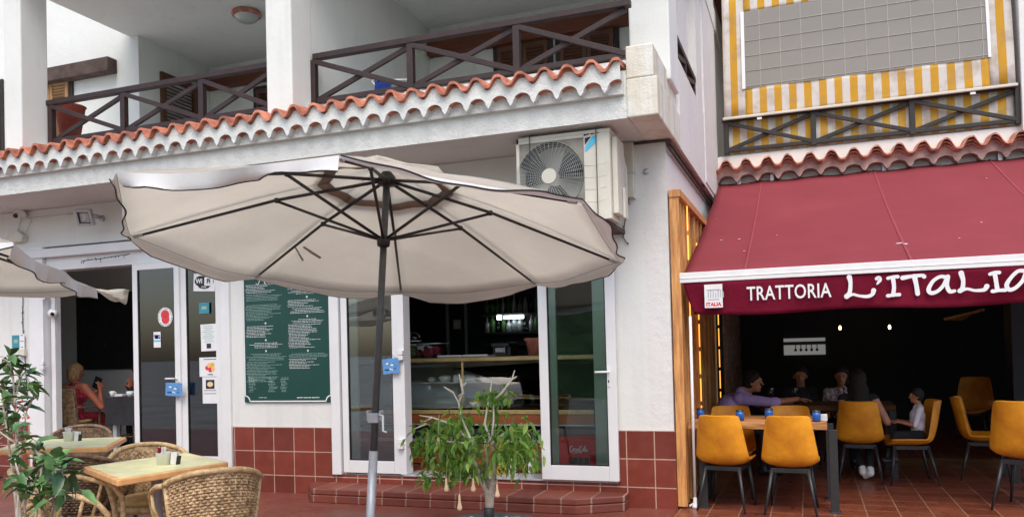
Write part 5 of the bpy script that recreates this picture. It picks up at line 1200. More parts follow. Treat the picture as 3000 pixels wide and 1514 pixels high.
M().box(a_.x, b_.x, YC+.5, YC+.75, zt_+.002, zt_+.16).box(a_.x, b_.x, YC+.44, YC+.5, zt_+.11, zt_+.16).build('body', 'ironblk', kt, bevel=.01); M().box(a_.x+.04, a_.x+.16, YC+.485, YC+.499, zt_+.05, zt_+.10).tube([(b_.x-.06, YC+.46, zt_+.11), (b_.x-.06, YC+.46, zt_+.03)], .012, 8).build('panel', 'steel', kt)
pitch = thing('glass_jugs', 'pair of upturned glass bowls on the clear tubs', 'glass bowl', oy(1215, 990, YC+.3)); a_ = oy(1215, 1000, YC+.3); M().lathe([(.07, 0), (.075, .05), (.06, .09), (.03, .11), (.001, .112)], (a_.x, a_.y, a_.z), 18, cap=False).build('bowl', 'clearbox', pitch); M().tube([(a_.x+.075*math.cos(k*.349), a_.y+.075*math.sin(k*.349), a_.z+.005) for k in range(19)], .006, 6).build('rim', 'paper', pitch)
# back wall fittings of the bar
YBK = 10.58
for k, (px, lb) in enumerate(((1312, 'thin steel trim strip on the dark bar wall, left of the switch'), (1366, 'bright steel trim strip on the dark bar wall, right of the switch'))):
    x_ = oy(px, 960, YBK).x; tag(M().box(x_-.018, x_+.018, YBK-.02, YBK+.015, ZFL, 3.2).build('trim_strip', 'steel'), lb, 'trim strip', 'steel strips on the bar wall')
sw = thing('light_switch', 'cream light switch plate on the dark bar wall between the steel strips', 'light switch', oy(1339, 950, YBK)); a_ = oy(1339, 950, YBK); M().box(a_.x-.055, a_.x+.055, YBK-.012, YBK+.01, a_.z-.065, a_.z+.065).build('plate', 'acwhite', sw, bevel=.004); M().box(a_.x-.025, a_.x+.025, YBK-.018, YBK-.0125, a_.z-.035, a_.z+.035).build('rocker', 'white', sw, bevel=.003)
sh = thing('bottle_shelf', 'dark wall shelves holding bottles at the back of the bar', 'shelf', oy(1500, 940, YBK)); sx0, sx1 = oy(1408, 940, 10.3).x, oy(1592, 940, 10.3).x
zsh = [oy(1500, py, 10.4).z for py in (918, 972, 1005)]
for z_ in zsh: M().box(sx0, sx1, 10.3, 10.59, z_-.03, z_).build('board', 'ironblk', sh, bevel=.003)
random.seed(8); nb = 0
mb_ = {}
for r_, z_ in enumerate(zsh[:2]):
    for k in range(11):
        x_ = sx0+.05+(sx1-sx0-.1)*k/10; hb = random.uniform(.18, .27); rb = random.uniform(.03, .042)
        o = M().lathe([(.001, 0), (rb, 0), (rb, hb*.6), (rb*.35, hb*.75), (rb*.33, hb), (.001, hb)], (0, 0, 0), 12, cap=False).build('bottle', random.choice(['clearbox', 'leaf2', 'steel', 'pvcgrey', 'leaf2'])); o.location = (x_, 10.42, z_+.001)
        tag(o, 'dim bottle on the %s shelf at the back of the bar' % ('upper' if r_ == 0 else 'lower'), 'bottle', 'bottles on the %s bar shelf' % ('upper' if r_ == 0 else 'lower'))
a_, b_ = oy(1456, 930, 10.25), oy(1533, 927, 10.25); tl = thing('tube_light', 'bright white tube light under the bar shelf', 'tube light', (a_+b_)/2); M().box(a_.x+.10, b_.x, 10.24, 10.28, a_.z-.025, a_.z+.02).box(a_.x, a_.x+.06, 10.24, 10.28, a_.z-.03, a_.z+.03).build('tube', 'tubem', tl, bevel=.004); M().box(a_.x, b_.x, 10.25, 10.29, a_.z+.031, a_.z+.05).build('fitting', 'pvcgrey', tl)
# things on the floor just inside the glass doors
cr = thing('plastic_crate', 'white plastic step stool with arched opening standing on the door sill', 'stool', oy(1520, 1395, 7.85)); a_, b_ = oy(1484, 1394, 7.80), oy(1560, 1330, 7.80); zf = ZFL+.002; Hc = b_.z-zf
x0, x1 = a_.x, b_.x; xm = x0+.10; xn = x0+.235; m = M()
pf_ = [(x0+.0, zf), (xm, zf), (xm, zf+Hc*.36)] + [((xm+xn)/2-(xn-xm)/2*math.cos(k*math.pi/6), zf+Hc*.36+Hc*.14*math.sin(k*math.pi/6)) for k in range(1, 6)] + [(xn, zf+Hc*.36), (xn, zf), (x1, zf), (x1-.02, zf+Hc), (x0+.03, zf+Hc)]
m.prism([(a, 7.80, b) for a, b in pf_], (0, .03, 0)).box(x0+.03, x1-.02, 7.832, 8.05, zf+Hc-.03, zf+Hc).box(x1-.03, x1-.002, 7.832, 8.06, zf, zf+Hc-.031).box(x0+.002, x0+.03, 7.832, 8.06, zf, zf+Hc-.031); m.build('shell', 'white', cr, bevel=.012)
yt_ = thing('yellow_tub', 'yellow food tub with white lid beside the plastic stool', 'tub', oy(1468, 1392, 7.75)); a_ = oy(1468, 1392, 7.75); rr_ = .062; c_ = (a_.x, 7.75, zf)
M().lathe([(rr_*.95, 0), (rr_, .12), (rr_, .15)], c_, 20).build('body', 'tubyellow', yt_); M().lathe([(rr_*1.005, .115), (rr_*1.01, .15)], c_, 20, cap=False).build('band', 'visa', yt_); M().lathe([(rr_*1.04, .152), (rr_*1.04, .21), (rr_*.9, .215)], c_, 20).build('lid', 'white', yt_)
Yk = 7.80; a_, b_ = oy(1638, 1367, Yk), oy(1754, 1286, Yk); ck = thing('drinks_crate', 'red drinks crate with white script lettering behind the right glass door', 'crate', ((a_.x+b_.x)/2, Yk, ZFL)); x0, x1, z1 = a_.x, b_.x, b_.z; zf = ZFL+.002; hx0, hx1, hz0, hz1 = x0+(x1-x0)*.26, x0+(x1-x0)*.76, zf+.05, zf+.05+(z1-zf)*.34
m = M(); m.box(x0, hx0, Yk, Yk+.3, zf, z1).box(hx1, x1, Yk, Yk+.3, zf, z1).box(hx0, hx1, Yk, Yk+.3, hz1, z1).box(hx0, hx1, Yk, Yk+.3, zf, hz0).box(x0-.012, x1+.012, Yk-.012, Yk+.31, z1-.035, z1+.004); m.build('crate', 'colared', ck, bevel=.008)
m = M().box(hx0, hx1, Yk+.10, Yk+.12, hz0, hz1, 0)
for k in range(2): x_ = hx0+(hx1-hx0)*(.38+.27*k); m.lathe([(.022, 0), (.022, .05), (.012, .09), (.012, .10)], (x_, Yk+.05, hz0+.005), 10, 1).lathe([(.023, .01), (.023, .04)], (x_, Yk+.05, hz0+.005), 10, 2, cap=False)
m.build('bottles_inside', ['black', 'brownwood', 'paper'], ck)
lm2 = M(); cc = V(((x0+x1)/2, Yk-.002, z1-.10)); sc_ = (x1-x0)*.42/2
s5 = lambda pts, w_: stroke(lm2, [(a*sc_, b*sc_) for a, b in pts], [q*sc_ for q in w_], cc, EX, EZ, EN)
s5([(-.62, .30), (-.78, .38), (-.98, .10), (-.92, -.28), (-.70, -.20)], [.05, .08, .11, .1, .04]); s5([(-.55, .10), (-.68, -.02), (-.60, -.20), (-.46, -.08), (-.54, .10), (-.4, .06)], [.07]*6); s5([(-.26, .1), (-.40, .04), (-.36, -.2), (-.2, -.14)], [.06, .09, .08, .04]); s5([(-.02, .1), (-.16, .06), (-.16, -.2), (-.02, -.1), (.0, .1), (.02, -.18), (.12, -.02)], [.06, .08, .08, .06, .07, .07, .05]); s5([(.12, -.02), (.22, -.0)], [.06, .06])
s5([(.50, .30), (.36, .40), (.18, .12), (.26, -.28), (.46, -.18)], [.05, .08, .11, .1, .04]); s5([(.58, .10), (.46, -.02), (.54, -.2), (.66, -.08), (.58, .1), (.7, .06)], [.07]*6); s5([(.74, -.1), (.86, .35), (.78, .36), (.74, -.16), (.84, -.18)], [.06, .06, .07, .09, .05]); s5([(1.02, .1), (.9, .06), (.9, -.2), (1.02, -.1), (1.04, .1), (1.06, -.18), (1.16, -.06)], [.06, .08, .08, .06, .07, .07, .04]); s5([(-.9, -.3), (-.5, -.42), (.0, -.34), (.4, -.4)], [.03, .06, .06, .03])
lm2.build('lettering', 'paper', ck)
# ------------------------------------------------------------------ room behind the left doorway
bp_ = thing('wall_screen', 'large black glossy panel with faint painted glimmers on the back wall of the left room', 'wall panel', oy(310, 970, 9.52)); a_, b_ = oy(222, 862, 9.50), oy(420, 1079, 9.50)
M().box(a_.x, b_.x+1.2, 9.50, 9.548, b_.z, a_.z).build('panel', 'black', bp_, bevel=.006)
random.seed(4)
for k in range(16): M().lathe([(.03, 0), (.03, .002)], (a_.x+.12+(k % 4)*.24+random.uniform(-.05, .05), 9.499, b_.z+.15+(k//4)*.26+random.uniform(-.05, .05)), 10, ax=(0, -1, 0)).build('painted_glimmer', 'ironblk', bp_)  # charcoal discs stand in for glimmers on the glossy panel
M_t = thing('indoor_table', 'dark table with a black cloth inside the left doorway', 'table', (-7.75, 8.35, ZFL)); a_ = oy(310, 1162, 8.1)
zti = a_.z; M().box(-8.45, -7.2, 7.95, 8.75, zti-.03, zti).box(-8.44, -7.21, 7.94, 7.949, zti-.35, zti-.001).build('top', 'darkcloth', M_t, bevel=.006)
for lx, ly in ((-8.38, 8.0), (-7.33, 8.0), (-8.38, 8.6), (-7.33, 8.6)): M().box(lx, lx+.06, ly, ly+.06, ZFL, zti-.031).build('leg', 'steel', M_t)
def cup(px, py, Y, label, zz, r=.038):
    c = V((oy(px, py, Y).x, Y, zz)); t = thing('coffee_cup', label, 'cup', c); M().lathe([(.001, .003), (r*.7, 0), (r, .07), (r*.93, .07), (r*.65, .008), (.001, .008)], c, 18, cap=False).build('bowl', 'white', t); M().tube([c+V((r*.9, 0, .055)), c+V((r*1.6, 0, .05)), c+V((r*1.6, 0, .025)), c+V((r*.8, 0, .018))], .005, 6).build('handle', 'white', t)
cup(382, 1155, 8.12, 'white coffee cup on the black table beside the door edge', zti+.001, .05); cup(330, 1160, 8.15, 'small white cup on the black table in front of the woman', zti+.001)
tag(M().box(oy(352, 1160, 8.2).x-.05, oy(352, 1160, 8.2).x+.08, 8.15, 8.25, zti+.001, zti+.03).build('napkin_pack', 'paper', bevel=.006), 'white pack of napkins between the cups on the black table', 'napkins')
# ------------------------------------------------------------------ mustard chairs and plank tables of the dining terrace
def mustard():
    t = thing('mustard_chair', '', 'chair'); m = M(); SZ = .43
    # one shell: seat pan curving up into a tapering back
    prof = [(.22, SZ-.005, .215), (.12, SZ, .232), (0, SZ+.0, .24), (-.10, SZ+.0, .242), (-.17, SZ+.015, .240), (-.205, SZ+.06, .235), (-.225, SZ+.13, .226), (-.245, SZ+.22, .214), (-.268, SZ+.34, .196), (-.283, SZ+.415, .182), (-.288, SZ+.435, .172)]
    th = .035
    rows = []; rows2 = []
    for i, (y, z, w_) in enumerate(prof):
        r, r2 = [], []
        nx_ = (0, 0, 1) if i < 4 else ((0, .8, .6) if i < 6 else (0, .98, .18))
        for j in range(13):
            u = -1+2*j/12; cu = .05*(abs(u)**2.4) if i < 5 else .075*(abs(u)**2.2)
            x_ = w_*math.sin(u*1.45)/math.sin(1.45) if False else w_*u
            ed = max(0, abs(u)-.82)/.18; zz = z
            if i >= 9: zz = z-(.02 if i == 10 else .012)*abs(u)**4
            p_ = V((x_, y, zz))+V(nx_)*cu; r.append(p_); r2.append(p_-V(nx_)*(th*(1-.55*ed*ed)))
        rows.append(r); rows2.append(r2)
    m.grid(rows); m.grid(rows2)
    loop = lambda R_: [q for q in R_[0]]+[R_[i][-1] for i in range(1, len(R_))]+[q for q in reversed(R_[-1][:-1])]+[R_[i][0] for i in range(len(R_)-2, -1, -1)]
    m.grid([loop(rows), loop(rows2)]); 
    s = m.build('shell', 'yellow', t, sub=1)
    for (sx, y_, fx, fy) in ((-1, -.15, .215, -.235), (1, -.15, .215, -.235), (-1, .17, .20, .22), (1, .17, .20, .22)):
        M().tube([V((sx*.15, y_, SZ-.045)), V((sx*fx, fy, 0))], [.019, .009], 8).build('leg', 'ironblk', t)
    M().box(-.16, .16, -.165, -.135, SZ-.07, SZ-.032).box(-.16, .16, .155, .185, SZ-.07, SZ-.032).box(-.165, -.135, -.14, .16, SZ-.07, SZ-.033).box(.135, .165, -.14, .16, SZ-.07, SZ-.033).build('seat_frame', 'ironblk', t, bevel=.003)
    return t
mc = mustard(); GM = 'mustard dining chairs'; mc['group'] = GM
f1, f2 = oz(2044, 1494), oz(2182, 1505); d_ = (f2-f1); th1 = math.atan2(d_.y, d_.x)
def back_feet(a, b):
    mid = (a+b)/2; th = math.atan2((b-a).y, (b-a).x); return mid+V((-math.sin(th), math.cos(th), 0))*.235, th
c_, th = back_feet(oz(2044, 1494), oz(2182, 1505)); mc.location = c_; mc.rotation_euler = (0, 0, th); mc['label'] = 'mustard chair with its back to the street, nearest the white awning pole'
c_, th = back_feet(oz(2243, 1507), oz(2392, 1515)); dup(mc, c_, th, 'mustard chair with its back to the street, nearest the steel table leg', group=GM)
zT = .785; Y8 = 8.62
for (px, lb) in ((2145, 'mustard chair across the near plank table, in front of the man in lilac'), (2316, 'mustard chair across the near plank table, under the outstretched arm')):
    dup(mc, (oy(px, 1195, Y8).x, Y8-.28, 0), math.pi+R(3), lb, group=GM)
c3 = (oz(2468, 1412)+oz(2588, 1420))/2+V((.0, .235, 0)); dup(mc, c3, R(-4), 'mustard chair in which the long-haired woman sits, back to the street', group=GM)
p4 = oy(2662, 1280, 9.45); dup(mc, (p4.x, 9.45, 0), R(96), 'mustard chair in side view carrying the child in white', group=GM)
f5 = oz(2908, 1500); dup(mc, (f5.x+.34, f5.y+.24, 0), R(-26), 'mustard chair cut off by the right edge of the picture', scale=1.10, group=GM)
p6 = oy(2850, 1190, 12.6); dup(mc, (p6.x, 12.6, .09), R(160), 'dim mustard chair deep in the room at the right, seen from the front', scale=1.0, group=GM)
p7 = oy(2905, 1190, 9.9); dup(mc, (p7.x-.08, 9.85, 0), R(-100), 'mustard chair in side view at the small table by the right edge', group=GM)
def plank_table(x0, x1, y0, y1, zt, label, legs, wd='oak'):
    t = thing('plank_table', label, 'table', ((x0+x1)/2, (y0+y1)/2, 0)); n_ = 4; m = M()
    for k in range(n_): a = y0+(y1-y0)*k/n_; m.box(x0, x1, a+.001, a+(y1-y0)/n_-.001, zt-.062, zt)
    m.build('top', wd, t, bevel=.004)
    for (lx, ly) in legs: M().box(lx-.035, lx+.035, ly-.03, ly+.03, 0, zt-.064).box(lx-.05, lx+.05, ly-.035, ly+.035, 0, .012).build('leg', 'ironblk', t, bevel=.003)
    M().box(min(l[0] for l in legs), max(l[0] for l in legs), (y0+y1)/2-.02, (y0+y1)/2+.02, zt-.10, zt-.065).build('crossbar', 'ironblk', t)
lg = oz(2448, 1506); yT = lg.y+.03
tx0, tx1 = oy(2016, 1240, yT).x, oy(2423, 1240, yT).x; zT = oy(2300, 1237, yT).z
plank_table(tx0, tx1, yT, yT+.74, zT, 'long oak plank table nearest the street behind two mustard chairs', [(tx1+.045, yT+.05), (tx0+.12, yT+.05), (tx1+.03, yT+.66), (tx0+.12, yT+.66)])
y2 = 9.72; xr2 = oy(2625, 1200, y2).x; plank_table(-.55, xr2, y2, y2+.78, .785, 'oak plank table with diners seated around it', [(xr2-.03, y2+.06), (-.45, y2+.06), (xr2-.03, y2+.70), (-.45, y2+.70)], 'oakshaded')
p9 = oy(2935, 1187, 9.6); plank_table(p9.x, p9.x+.9, 9.6, 10.3, p9.z, 'plank table set for dinner at the right edge of the room', [(p9.x+.12, 9.68), (p9.x+.8, 9.68), (p9.x+.12, 10.2), (p9.x+.8, 10.2)])
def tumbler(px, py, Y, z, label, mat='bluecup'):
    c = V((oy(px, py, Y).x, Y, z+.001)); t = thing('blue_tumbler', label, 'tumbler', c, 'blue tumblers on the near plank table'); M().lathe([(.001, 0), (.034, 0), (.038, .055), (.036, .085), (.033, .085), (.033, .01), (.001, .008)], c, 18, cap=False).build('glass', mat, t); M().lathe([(.0365, .082), (.0365, .10), (.033, .10), (.033, .082)], c, 18, cap=False).build('rim', 'ironblk', t)
tumbler(2392, 1230, yT+.10, zT, 'bright blue tumbler at the right end of the near plank table'); tumbler(2253, 1215, yT+.35, zT, 'blue tumbler between the two mustard chairs on the near plank table'); tumbler(2168, 1215, yT+.16, zT, 'dark blue tumbler behind the left mustard chair on the near plank table'); tumbler(2052, 1205, yT+.35, zT, 'dark blue tumbler by the light strip at the left end of the near plank table')
c = oy(2408, 1232, yT+.16); tag(M().prism([(c.x-.03, yT+.16, zT+.002), (c.x+.045, yT+.13, zT+.002), (c.x+.045, yT+.20, zT+.002)], (0, 0, .06)).build('folded_napkin', 'paper', bevel=.004), 'folded white napkin beside the bright blue tumbler', 'napkin')
random.seed(2)
for k, (px, lb) in enumerate(((2260, 'wine glass in front of the man in lilac'), (2330, 'wine glass near the man in dark clothes'), (2480, 'wine glass beside the long-haired woman'))):
    Y = 9.95; c = V((oy(px, 1160, Y).x, Y, .786)); t = thing('wine_glass', lb, 'wine glass', c, 'wine glasses on the diners\' table'); M().lathe([(.032, 0), (.03, .004), (.005, .01), (.004, .08), (.02, .095), (.036, .13), (.034, .17), (.03, .19)], c, 16, cap=False).build('glass', 'clearbox', t)
pl = thing('dinner_plate', 'white dinner plate on the plank table at the right edge', 'plate', (p9.x+.25, 9.85, p9.z)); M().lathe([(.001, .002), (.08, .002), (.13, .018), (.132, .021), (.08, .008), (.001, .008)], (p9.x+.25, 9.85, p9.z+.001), 28, cap=False).build('dish', 'white', pl)
tag(M().lathe([(.001, 0), (.03, 0), (.034, .09), (.012, .12), (.012, .15), (.001, .15)], (p9.x+.42, 9.95, p9.z+.001), 14, cap=False).build('pepper_mill', 'ironblk'), 'dark pepper mill on the plank table at the right edge', 'pepper mill')
# bulbs and hatch deep in the room
for (px, py, lb) in ((2461, 960, 'small glowing bulb hanging in the dark dining room, left of the pair'), (2606, 958, 'small glowing bulb hanging in the dark dining room, right of the pair')):
    c = oy(px, py, 12.8); t = thing('pendant_bulb', lb, 'pendant lamp', (c.x, c.y, 3.02), 'bulbs hanging in the dining room'); M().ball(c, .020, 10, 0, (.8, .8, 1.5)).build('bulb', 'bulbm', t); M().tube([c+V((0, 0, .05)), (c.x, c.y, 3.015)], .006, 5).lathe([(.018, .04), (.018, .09)], c, 10).build('cord', 'black', t)
ht = thing('kitchen_hatch', 'grey lit serving hatch in the back wall of the dining room', 'hatch', oy(2355, 1025, 15.4)); a_, b_ = oy(2297, 1040, 15.44), oy(2418, 1008, 15.44)
M().box(a_.x, b_.x, 15.44, 15.49, a_.z, b_.z).box(a_.x, b_.x, 15.44, 15.49, b_.z+.06, b_.z+.12).build('opening', 'hatchlit', ht); m = M().box(a_.x-.06, a_.x-.001, 15.40, 15.49, a_.z-.05, b_.z+.2)
for k in range(5): x_ = a_.x+.2+k*.09; m.tube([(x_, 15.42, b_.z+.05), (x_, 15.42, b_.z-.07-.02*(k % 2))], .008, 5).ball((x_, 15.42, b_.z-.09), .025, 6)
m.build('utensil', 'black', ht)
wl = thing('ceiling_panel', 'amber wooden ceiling panel at the upper right of the dining room', 'ceiling panel', oy(2800, 920, 12)); a_, b_ = oy(2765, 938, 12.0), oy(2885, 910, 12.0); M().prism([a_, b_, b_+V((.05, .6, .02)), a_+V((.3, .6, 0))], (0, 0, .03)).build('panel', 'pine', wl)
# ------------------------------------------------------------------ people
def remesh(m, voxel, smooth=3):
    me = bpy.data.meshes.new('r'); me.from_pydata(m.v, [], m.f); ob = bpy.data.objects.new('r', me); COL.objects.link(ob)
    md = ob.modifiers.new('r', 'REMESH'); md.mode = 'VOXEL'; md.voxel_size = voxel
    if smooth: sm = ob.modifiers.new('s', 'SMOOTH'); sm.factor = .5; sm.iterations = smooth
    dg = bpy.context.evaluated_depsgraph_get(); ev = ob.evaluated_get(dg); e = ev.to_mesh()
    vs = [v.co.copy() for v in e.vertices]; fs = [list(p.vertices) for p in e.polygons]; ev.to_mesh_clear()
    bpy.data.objects.remove(ob); bpy.data.meshes.remove(me); return vs, fs
def cap_(m, p, q, r1, r2):
    p, q = V(p), V(q); d = q-p; L = d.length; n = d.normalized() if L > 1e-5 else V((0, 0, 1)); prof = []
    for i in range(6): a = -math.pi/2+math.pi/2*i/5; prof.append((max(1e-4, r1*math.cos(a)), r1*math.sin(a)))
    for i in range(6): a = math.pi/2*i/5; prof.append((max(1e-4, r2*math.cos(a)), L+r2*math.sin(a)))
    m.lathe(prof, p, 12, ax=n)
def hand_caps(w_, d, nrm, curl, thumb, s=1.0):
    # palm of four rays, four unequal bent fingers, thumb from the side of the palm near its base
    d = V(d).normalized(); nrm = V(nrm); nrm = (nrm-d*nrm.dot(d)).normalized(); sd = d.cross(nrm)*thumb; w_ = V(w_); out = []
    for k, (o_, L) in enumerate(((.030, .070), (.010, .076), (-.011, .070), (-.030, .056))):
        kn = w_+d*.082*s+sd*o_*s; out.append((w_+d*.015*s+sd*o_*.7*s, kn, .013*s, .0115*s)); p = kn; dd = d.copy(); a = curl*.6
        for f, r_ in ((.45, .0092), (.32, .0084), (.23, .0074)):
            dd = (d*math.cos(a)+nrm*math.sin(a)).normalized(); q = p+dd*L*f*s; out.append((p, q, r_*s, r_*.93*s)); p = q; a += curl
    b = w_+d*.022*s+sd*.03*s; t1 = b+(d*.55+sd*.75+nrm*.25).normalized()*.036*s; t2 = t1+(d*.8+sd*.35+nrm*(.2+curl*.3)).normalized()*.030*s; t3 = t2+(d*.9+nrm*(.2+curl*.4)).normalized()*.022*s
    out += [(b, t1, .014*s, .011*s), (t1, t2, .0105*s, .0095*s), (t2, t3, .0095*s, .008*s)]; return out
def person(label, loc, th, s, top, legs, skin, hairm, pose, hair='short', sleeves=.5, shoes='black', bare_back=0, bulk=1.0):
    root = thing('person', label, 'person', loc); Rm = Matrix.Translation(V(loc)) @ Matrix.Rotation(th, 4, 'Z') @ Matrix.Scale(s, 4)
    T = lambda p: Rm @ V(p)
    J = dict(hipL=(-.09, 0, .53), hipR=(.09, 0, .53), waist=(0, .0, .68), chest=(0, .01, .86), neck=(0, .0, 1.03), head=(0, .035, 1.185), shL=(-.165, 0, .975), shR=(.165, 0, .975), elL=(-.22, .07, .71), elR=(.22, .07, .71), wrL=(-.14, .30, .76), wrR=(.14, .30, .76), knL=(-.10, .42, .53), knR=(.10, .42, .53), anL=(-.10, .40, .10), anR=(.10, .40, .10), look=(0, 1, 0), hdL=(.3, .9, 0), hdR=(-.3, .9, 0), hnL=(0, 0, -1), hnR=(0, 0, -1), curl=.35)
    J.update(pose); lean = V(pose.get('lean', (0, 0, 0)))
    for k in ('chest', 'neck', 'head', 'shL', 'shR'):
        if k not in pose: J[k] = V(J[k])+lean*(1 if k != 'chest' else .6)
    if 'waist' not in pose: J['waist'] = V(J['waist'])+lean*.25
    g = {k: V(v) for k, v in J.items() if k not in ('curl', 'lean')}
    C = []                                             # capsules: p, q, r1, r2, region (0 skin, 1 top, 2 legs, 3 shoes)
    a = lambda p, q, r1, r2, reg: C.append((V(p), V(q), r1, r2, reg))
    a(g['hipL'], g['hipR'], .105, .105, 2); a(g['waist']+V((-.05, 0, 0)), g['waist']+V((.05, 0, 0)), .105, .105, 1); a((g['hipL']+g['hipR'])/2, g['waist'], .11, .11, 1)
    a(g['waist'], g['chest'], .115, .125, 1); a(g['chest']+V((-.07, 0, 0)), g['chest']+V((.07, 0, 0)), .115, .115, 1)
    a(g['chest'], (g['shL']+g['shR'])/2, .11, .085, 1); a(g['shL'], g['shR'], .062, .062, 0 if bare_back else 1); a((g['shL']+g['shR'])/2, g['neck'], .07, .056, 0 if bare_back else 1)
    for S in 'LR':
        a(g['sh'+S], g['el'+S], .056, .043, 1 if sleeves > .2 else 0); a(g['el'+S], g['wr'+S], .042, .027, 1 if sleeves > .9 else 0)
        if .3 < sleeves < .9: m_ = g['el'+S].lerp(g['wr'+S], .15); a(g['el'+S], m_, .047, .046, 1)
        a(g['hip'+S], g['kn'+S], .088, .062, 2); a(g['kn'+S], g['an'+S], .06, .038, 2)
        f_ = V(pose.get('ft'+S, (0, .17, -.055))); a(g['an'+S]+V((0, -.03, -.04)), g['an'+S]+f_, .042, .034, 3); a(g['an'+S], g['an'+S]+V((0, 0, -.03)), .042, .044, 3)
        for (p, q, r1, r2) in hand_caps(g['wr'+S], g['hd'+S], g['hn'+S], J['curl'], 1 if S == 'L' else -1): a(p, q, r1, r2, 0)
    C[:] = [(p_, q_, r1_*bulk, r2_*bulk, rg_) if rg_ == 1 else (p_, q_, r1_, r2_, rg_) for (p_, q_, r1_, r2_, rg_) in C]
    h = g['head']; lk = g['look'].normalized(); ri = lk.cross(V((0, 0, 1))).normalized(); u_ = ri.cross(lk)
    a(g['neck'], h-u_*.07-lk*.015, .055, .05, 0)
    a(h+u_*.025-lk*.012, h+u_*.03-lk*.02, .092, .092, 0); a(h-lk*.0, h-u_*.065+lk*.025, .076, .052, 0); a(h-u_*.085+lk*.05, h-u_*.09+lk*.055, .03, .026, 0)
    a(h+lk*.082+u_*.01, h+lk*.102-u_*.025, .010, .014, 0)          # nose
    a(h+ri*.035+lk*.078+u_*.028, h-ri*.035+lk*.078+u_*.028, .014, .014, 0)   # brow
    a(h-u_*.055+lk*.078-ri*.018, h-u_*.055+lk*.078+ri*.018, .011, .011, 0)   # lips
    for e in (-1, 1): a(h+ri*e*.084-lk*.01+u_*.015, h+ri*e*.086-lk*.02-u_*.03, .014, .010, 0)
    m = M(); W = [(T(p), T(q), r1*s, r2*s, rg) for (p, q, r1, r2, rg) in C]
    for (p, q, r1, r2, rg) in W: cap_(m, p, q, r1, r2)
    vs, fs = remesh(m, .0085*max(s, .75), 2)
    b = M(); b.v = vs
    for f in fs:
        c = sum((vs[i] for i in f), V((0, 0, 0)))/len(f); best = (9, 0)
        for (p, q, r1, r2, rg) in W:
            d = q-p; t = max(0, min(1, (c-p).dot(d)/max(1e-9, d.length_squared))); ds = (c-p-d*t).length-(r1+(r2-r1)*t)
            if ds < best[0]: best = (ds, rg)
        b.f.append(f); b.m.append(best[1]); b.s.append(True)
    b.build('body', [skin, top, legs, shoes], root)
    e_ = M()
    for e in (-1, 1): e_.ball(T(h+ri*e*.033+lk*.080+u_*.008), .010*s, 8, 0); e_.ball(T(h+ri*e*.033+lk*.0865+u_*.008), .0055*s, 6, 1)
    e_.build('eye', ['eyewhite', 'black'], root)
    mt_ = M(); mt_.tube([T(h-u_*.055+lk*.087-ri*.02), T(h-u_*.053+lk*.092), T(h-u_*.055+lk*.087+ri*.02)], .004*s, 6); mt_.build('mouth', 'poppy', root)
    hm_ = M(); hc = lambda p, q, r1, r2: cap_(hm_, T(p), T(q), r1*s, r2*s)
    hc(h+u_*.045-lk*.03, h+u_*.05-lk*.02, .093, .094); hc(h+u_*.03-lk*.045, h-u_*.02-lk*.045, .088, .075)
    for e in (-1, 1): hc(h+ri*e*.045+u_*.06+lk*.01, h+ri*e*.062+u_*.02-lk*.02, .055, .045)
    if hair == 'bob':
        hc(h+u_*.03-lk*.05, h-u_*.07-lk*.05, .096, .085)
        for e in (-1, 1): hc(h+ri*e*.05+u_*.03-lk*.02, h+ri*e*.062-u_*.065-lk*.03, .058, .045)
    if hair == 'long':
        hc(h+u_*.03-lk*.05, h-u_*.12-lk*.07, .097, .095); hc(h-u_*.12-lk*.07, h-u_*.36-lk*.125, .095, .06); hc(h-u_*.1-lk*.06+ri*.06, h-u_*.34-lk*.11+ri*.07, .06, .035); hc(h-u_*.1-lk*.06-ri*.06, h-u_*.32-lk*.11-ri*.06, .06, .035)
    vs, fs = remesh(hm_, .011*s, 2); hb = M(); hb.add(vs, fs, 0, True); hb.build('hair', hairm, root)
    return root
def put(px, Y, zf, py=1200): p = oy(px, py, Y); return V((p.x, Y, zf))
# woman with the phone
wl_ = put(214, 8.22, ZFL); hc.location = wl_; hc.rotation_euler = (0, 0, R(10)); hc.scale = (.96,)*3
inv = lambda loc, th, s, P: (Matrix.Translation(V(loc)) @ Matrix.Rotation(th, 4, 'Z') @ Matrix.Scale(s, 4)).inverted() @ V(P)
thw = R(4); sw_ = .93
hp = oy(293, 1140, 8.52); hR = inv(wl_, thw, sw_, hp)
person('woman with short blond hair in a red dress holding up a phone inside the doorway', wl_, thw, sw_, 'dressred', 'dressred', 'skin_tan', 'blond', dict(lean=(.01, .03, 0), wrR=hR, elR=inv(wl_, thw, sw_, oy(297, 1190, 8.42)), wrL=hR+V((-.10, .03, -.03)), elL=(-.14, .20, .70), hdR=(-.1, .1, 1), hnR=(-.8, .3, .1), hdL=(.4, .2, .8), hnL=(.3, .7, 0), curl=.55, look=(.25, .95, -.12)), 'bob', 0, 'black', 1)
ph = thing('phone', 'black phone in a flip case held up by the woman in the doorway', 'phone', oy(284, 1122, 8.53)); a_ = oy(285, 1121, 8.53); ax_ = V((.45, 0, 1)).normalized(); M().frame(a_, V((1, .2, -.45)).normalized()*.055, V((-.15, 1, 0)).normalized()*.007, ax_*.085).build('case', 'black', ph, bevel=.006); M().frame(a_+V((-.01, -.009, .02)), V((1, .2, -.45)).normalized()*.03, V((-.15, 1, 0)).normalized()*.001, ax_*.008).frame(a_+V((.0, -.009, -.0)), V((1, .2, -.45)).normalized()*.022, V((-.15, 1, 0)).normalized()*.001, ax_*.006).build('lettering', 'paper', ph)
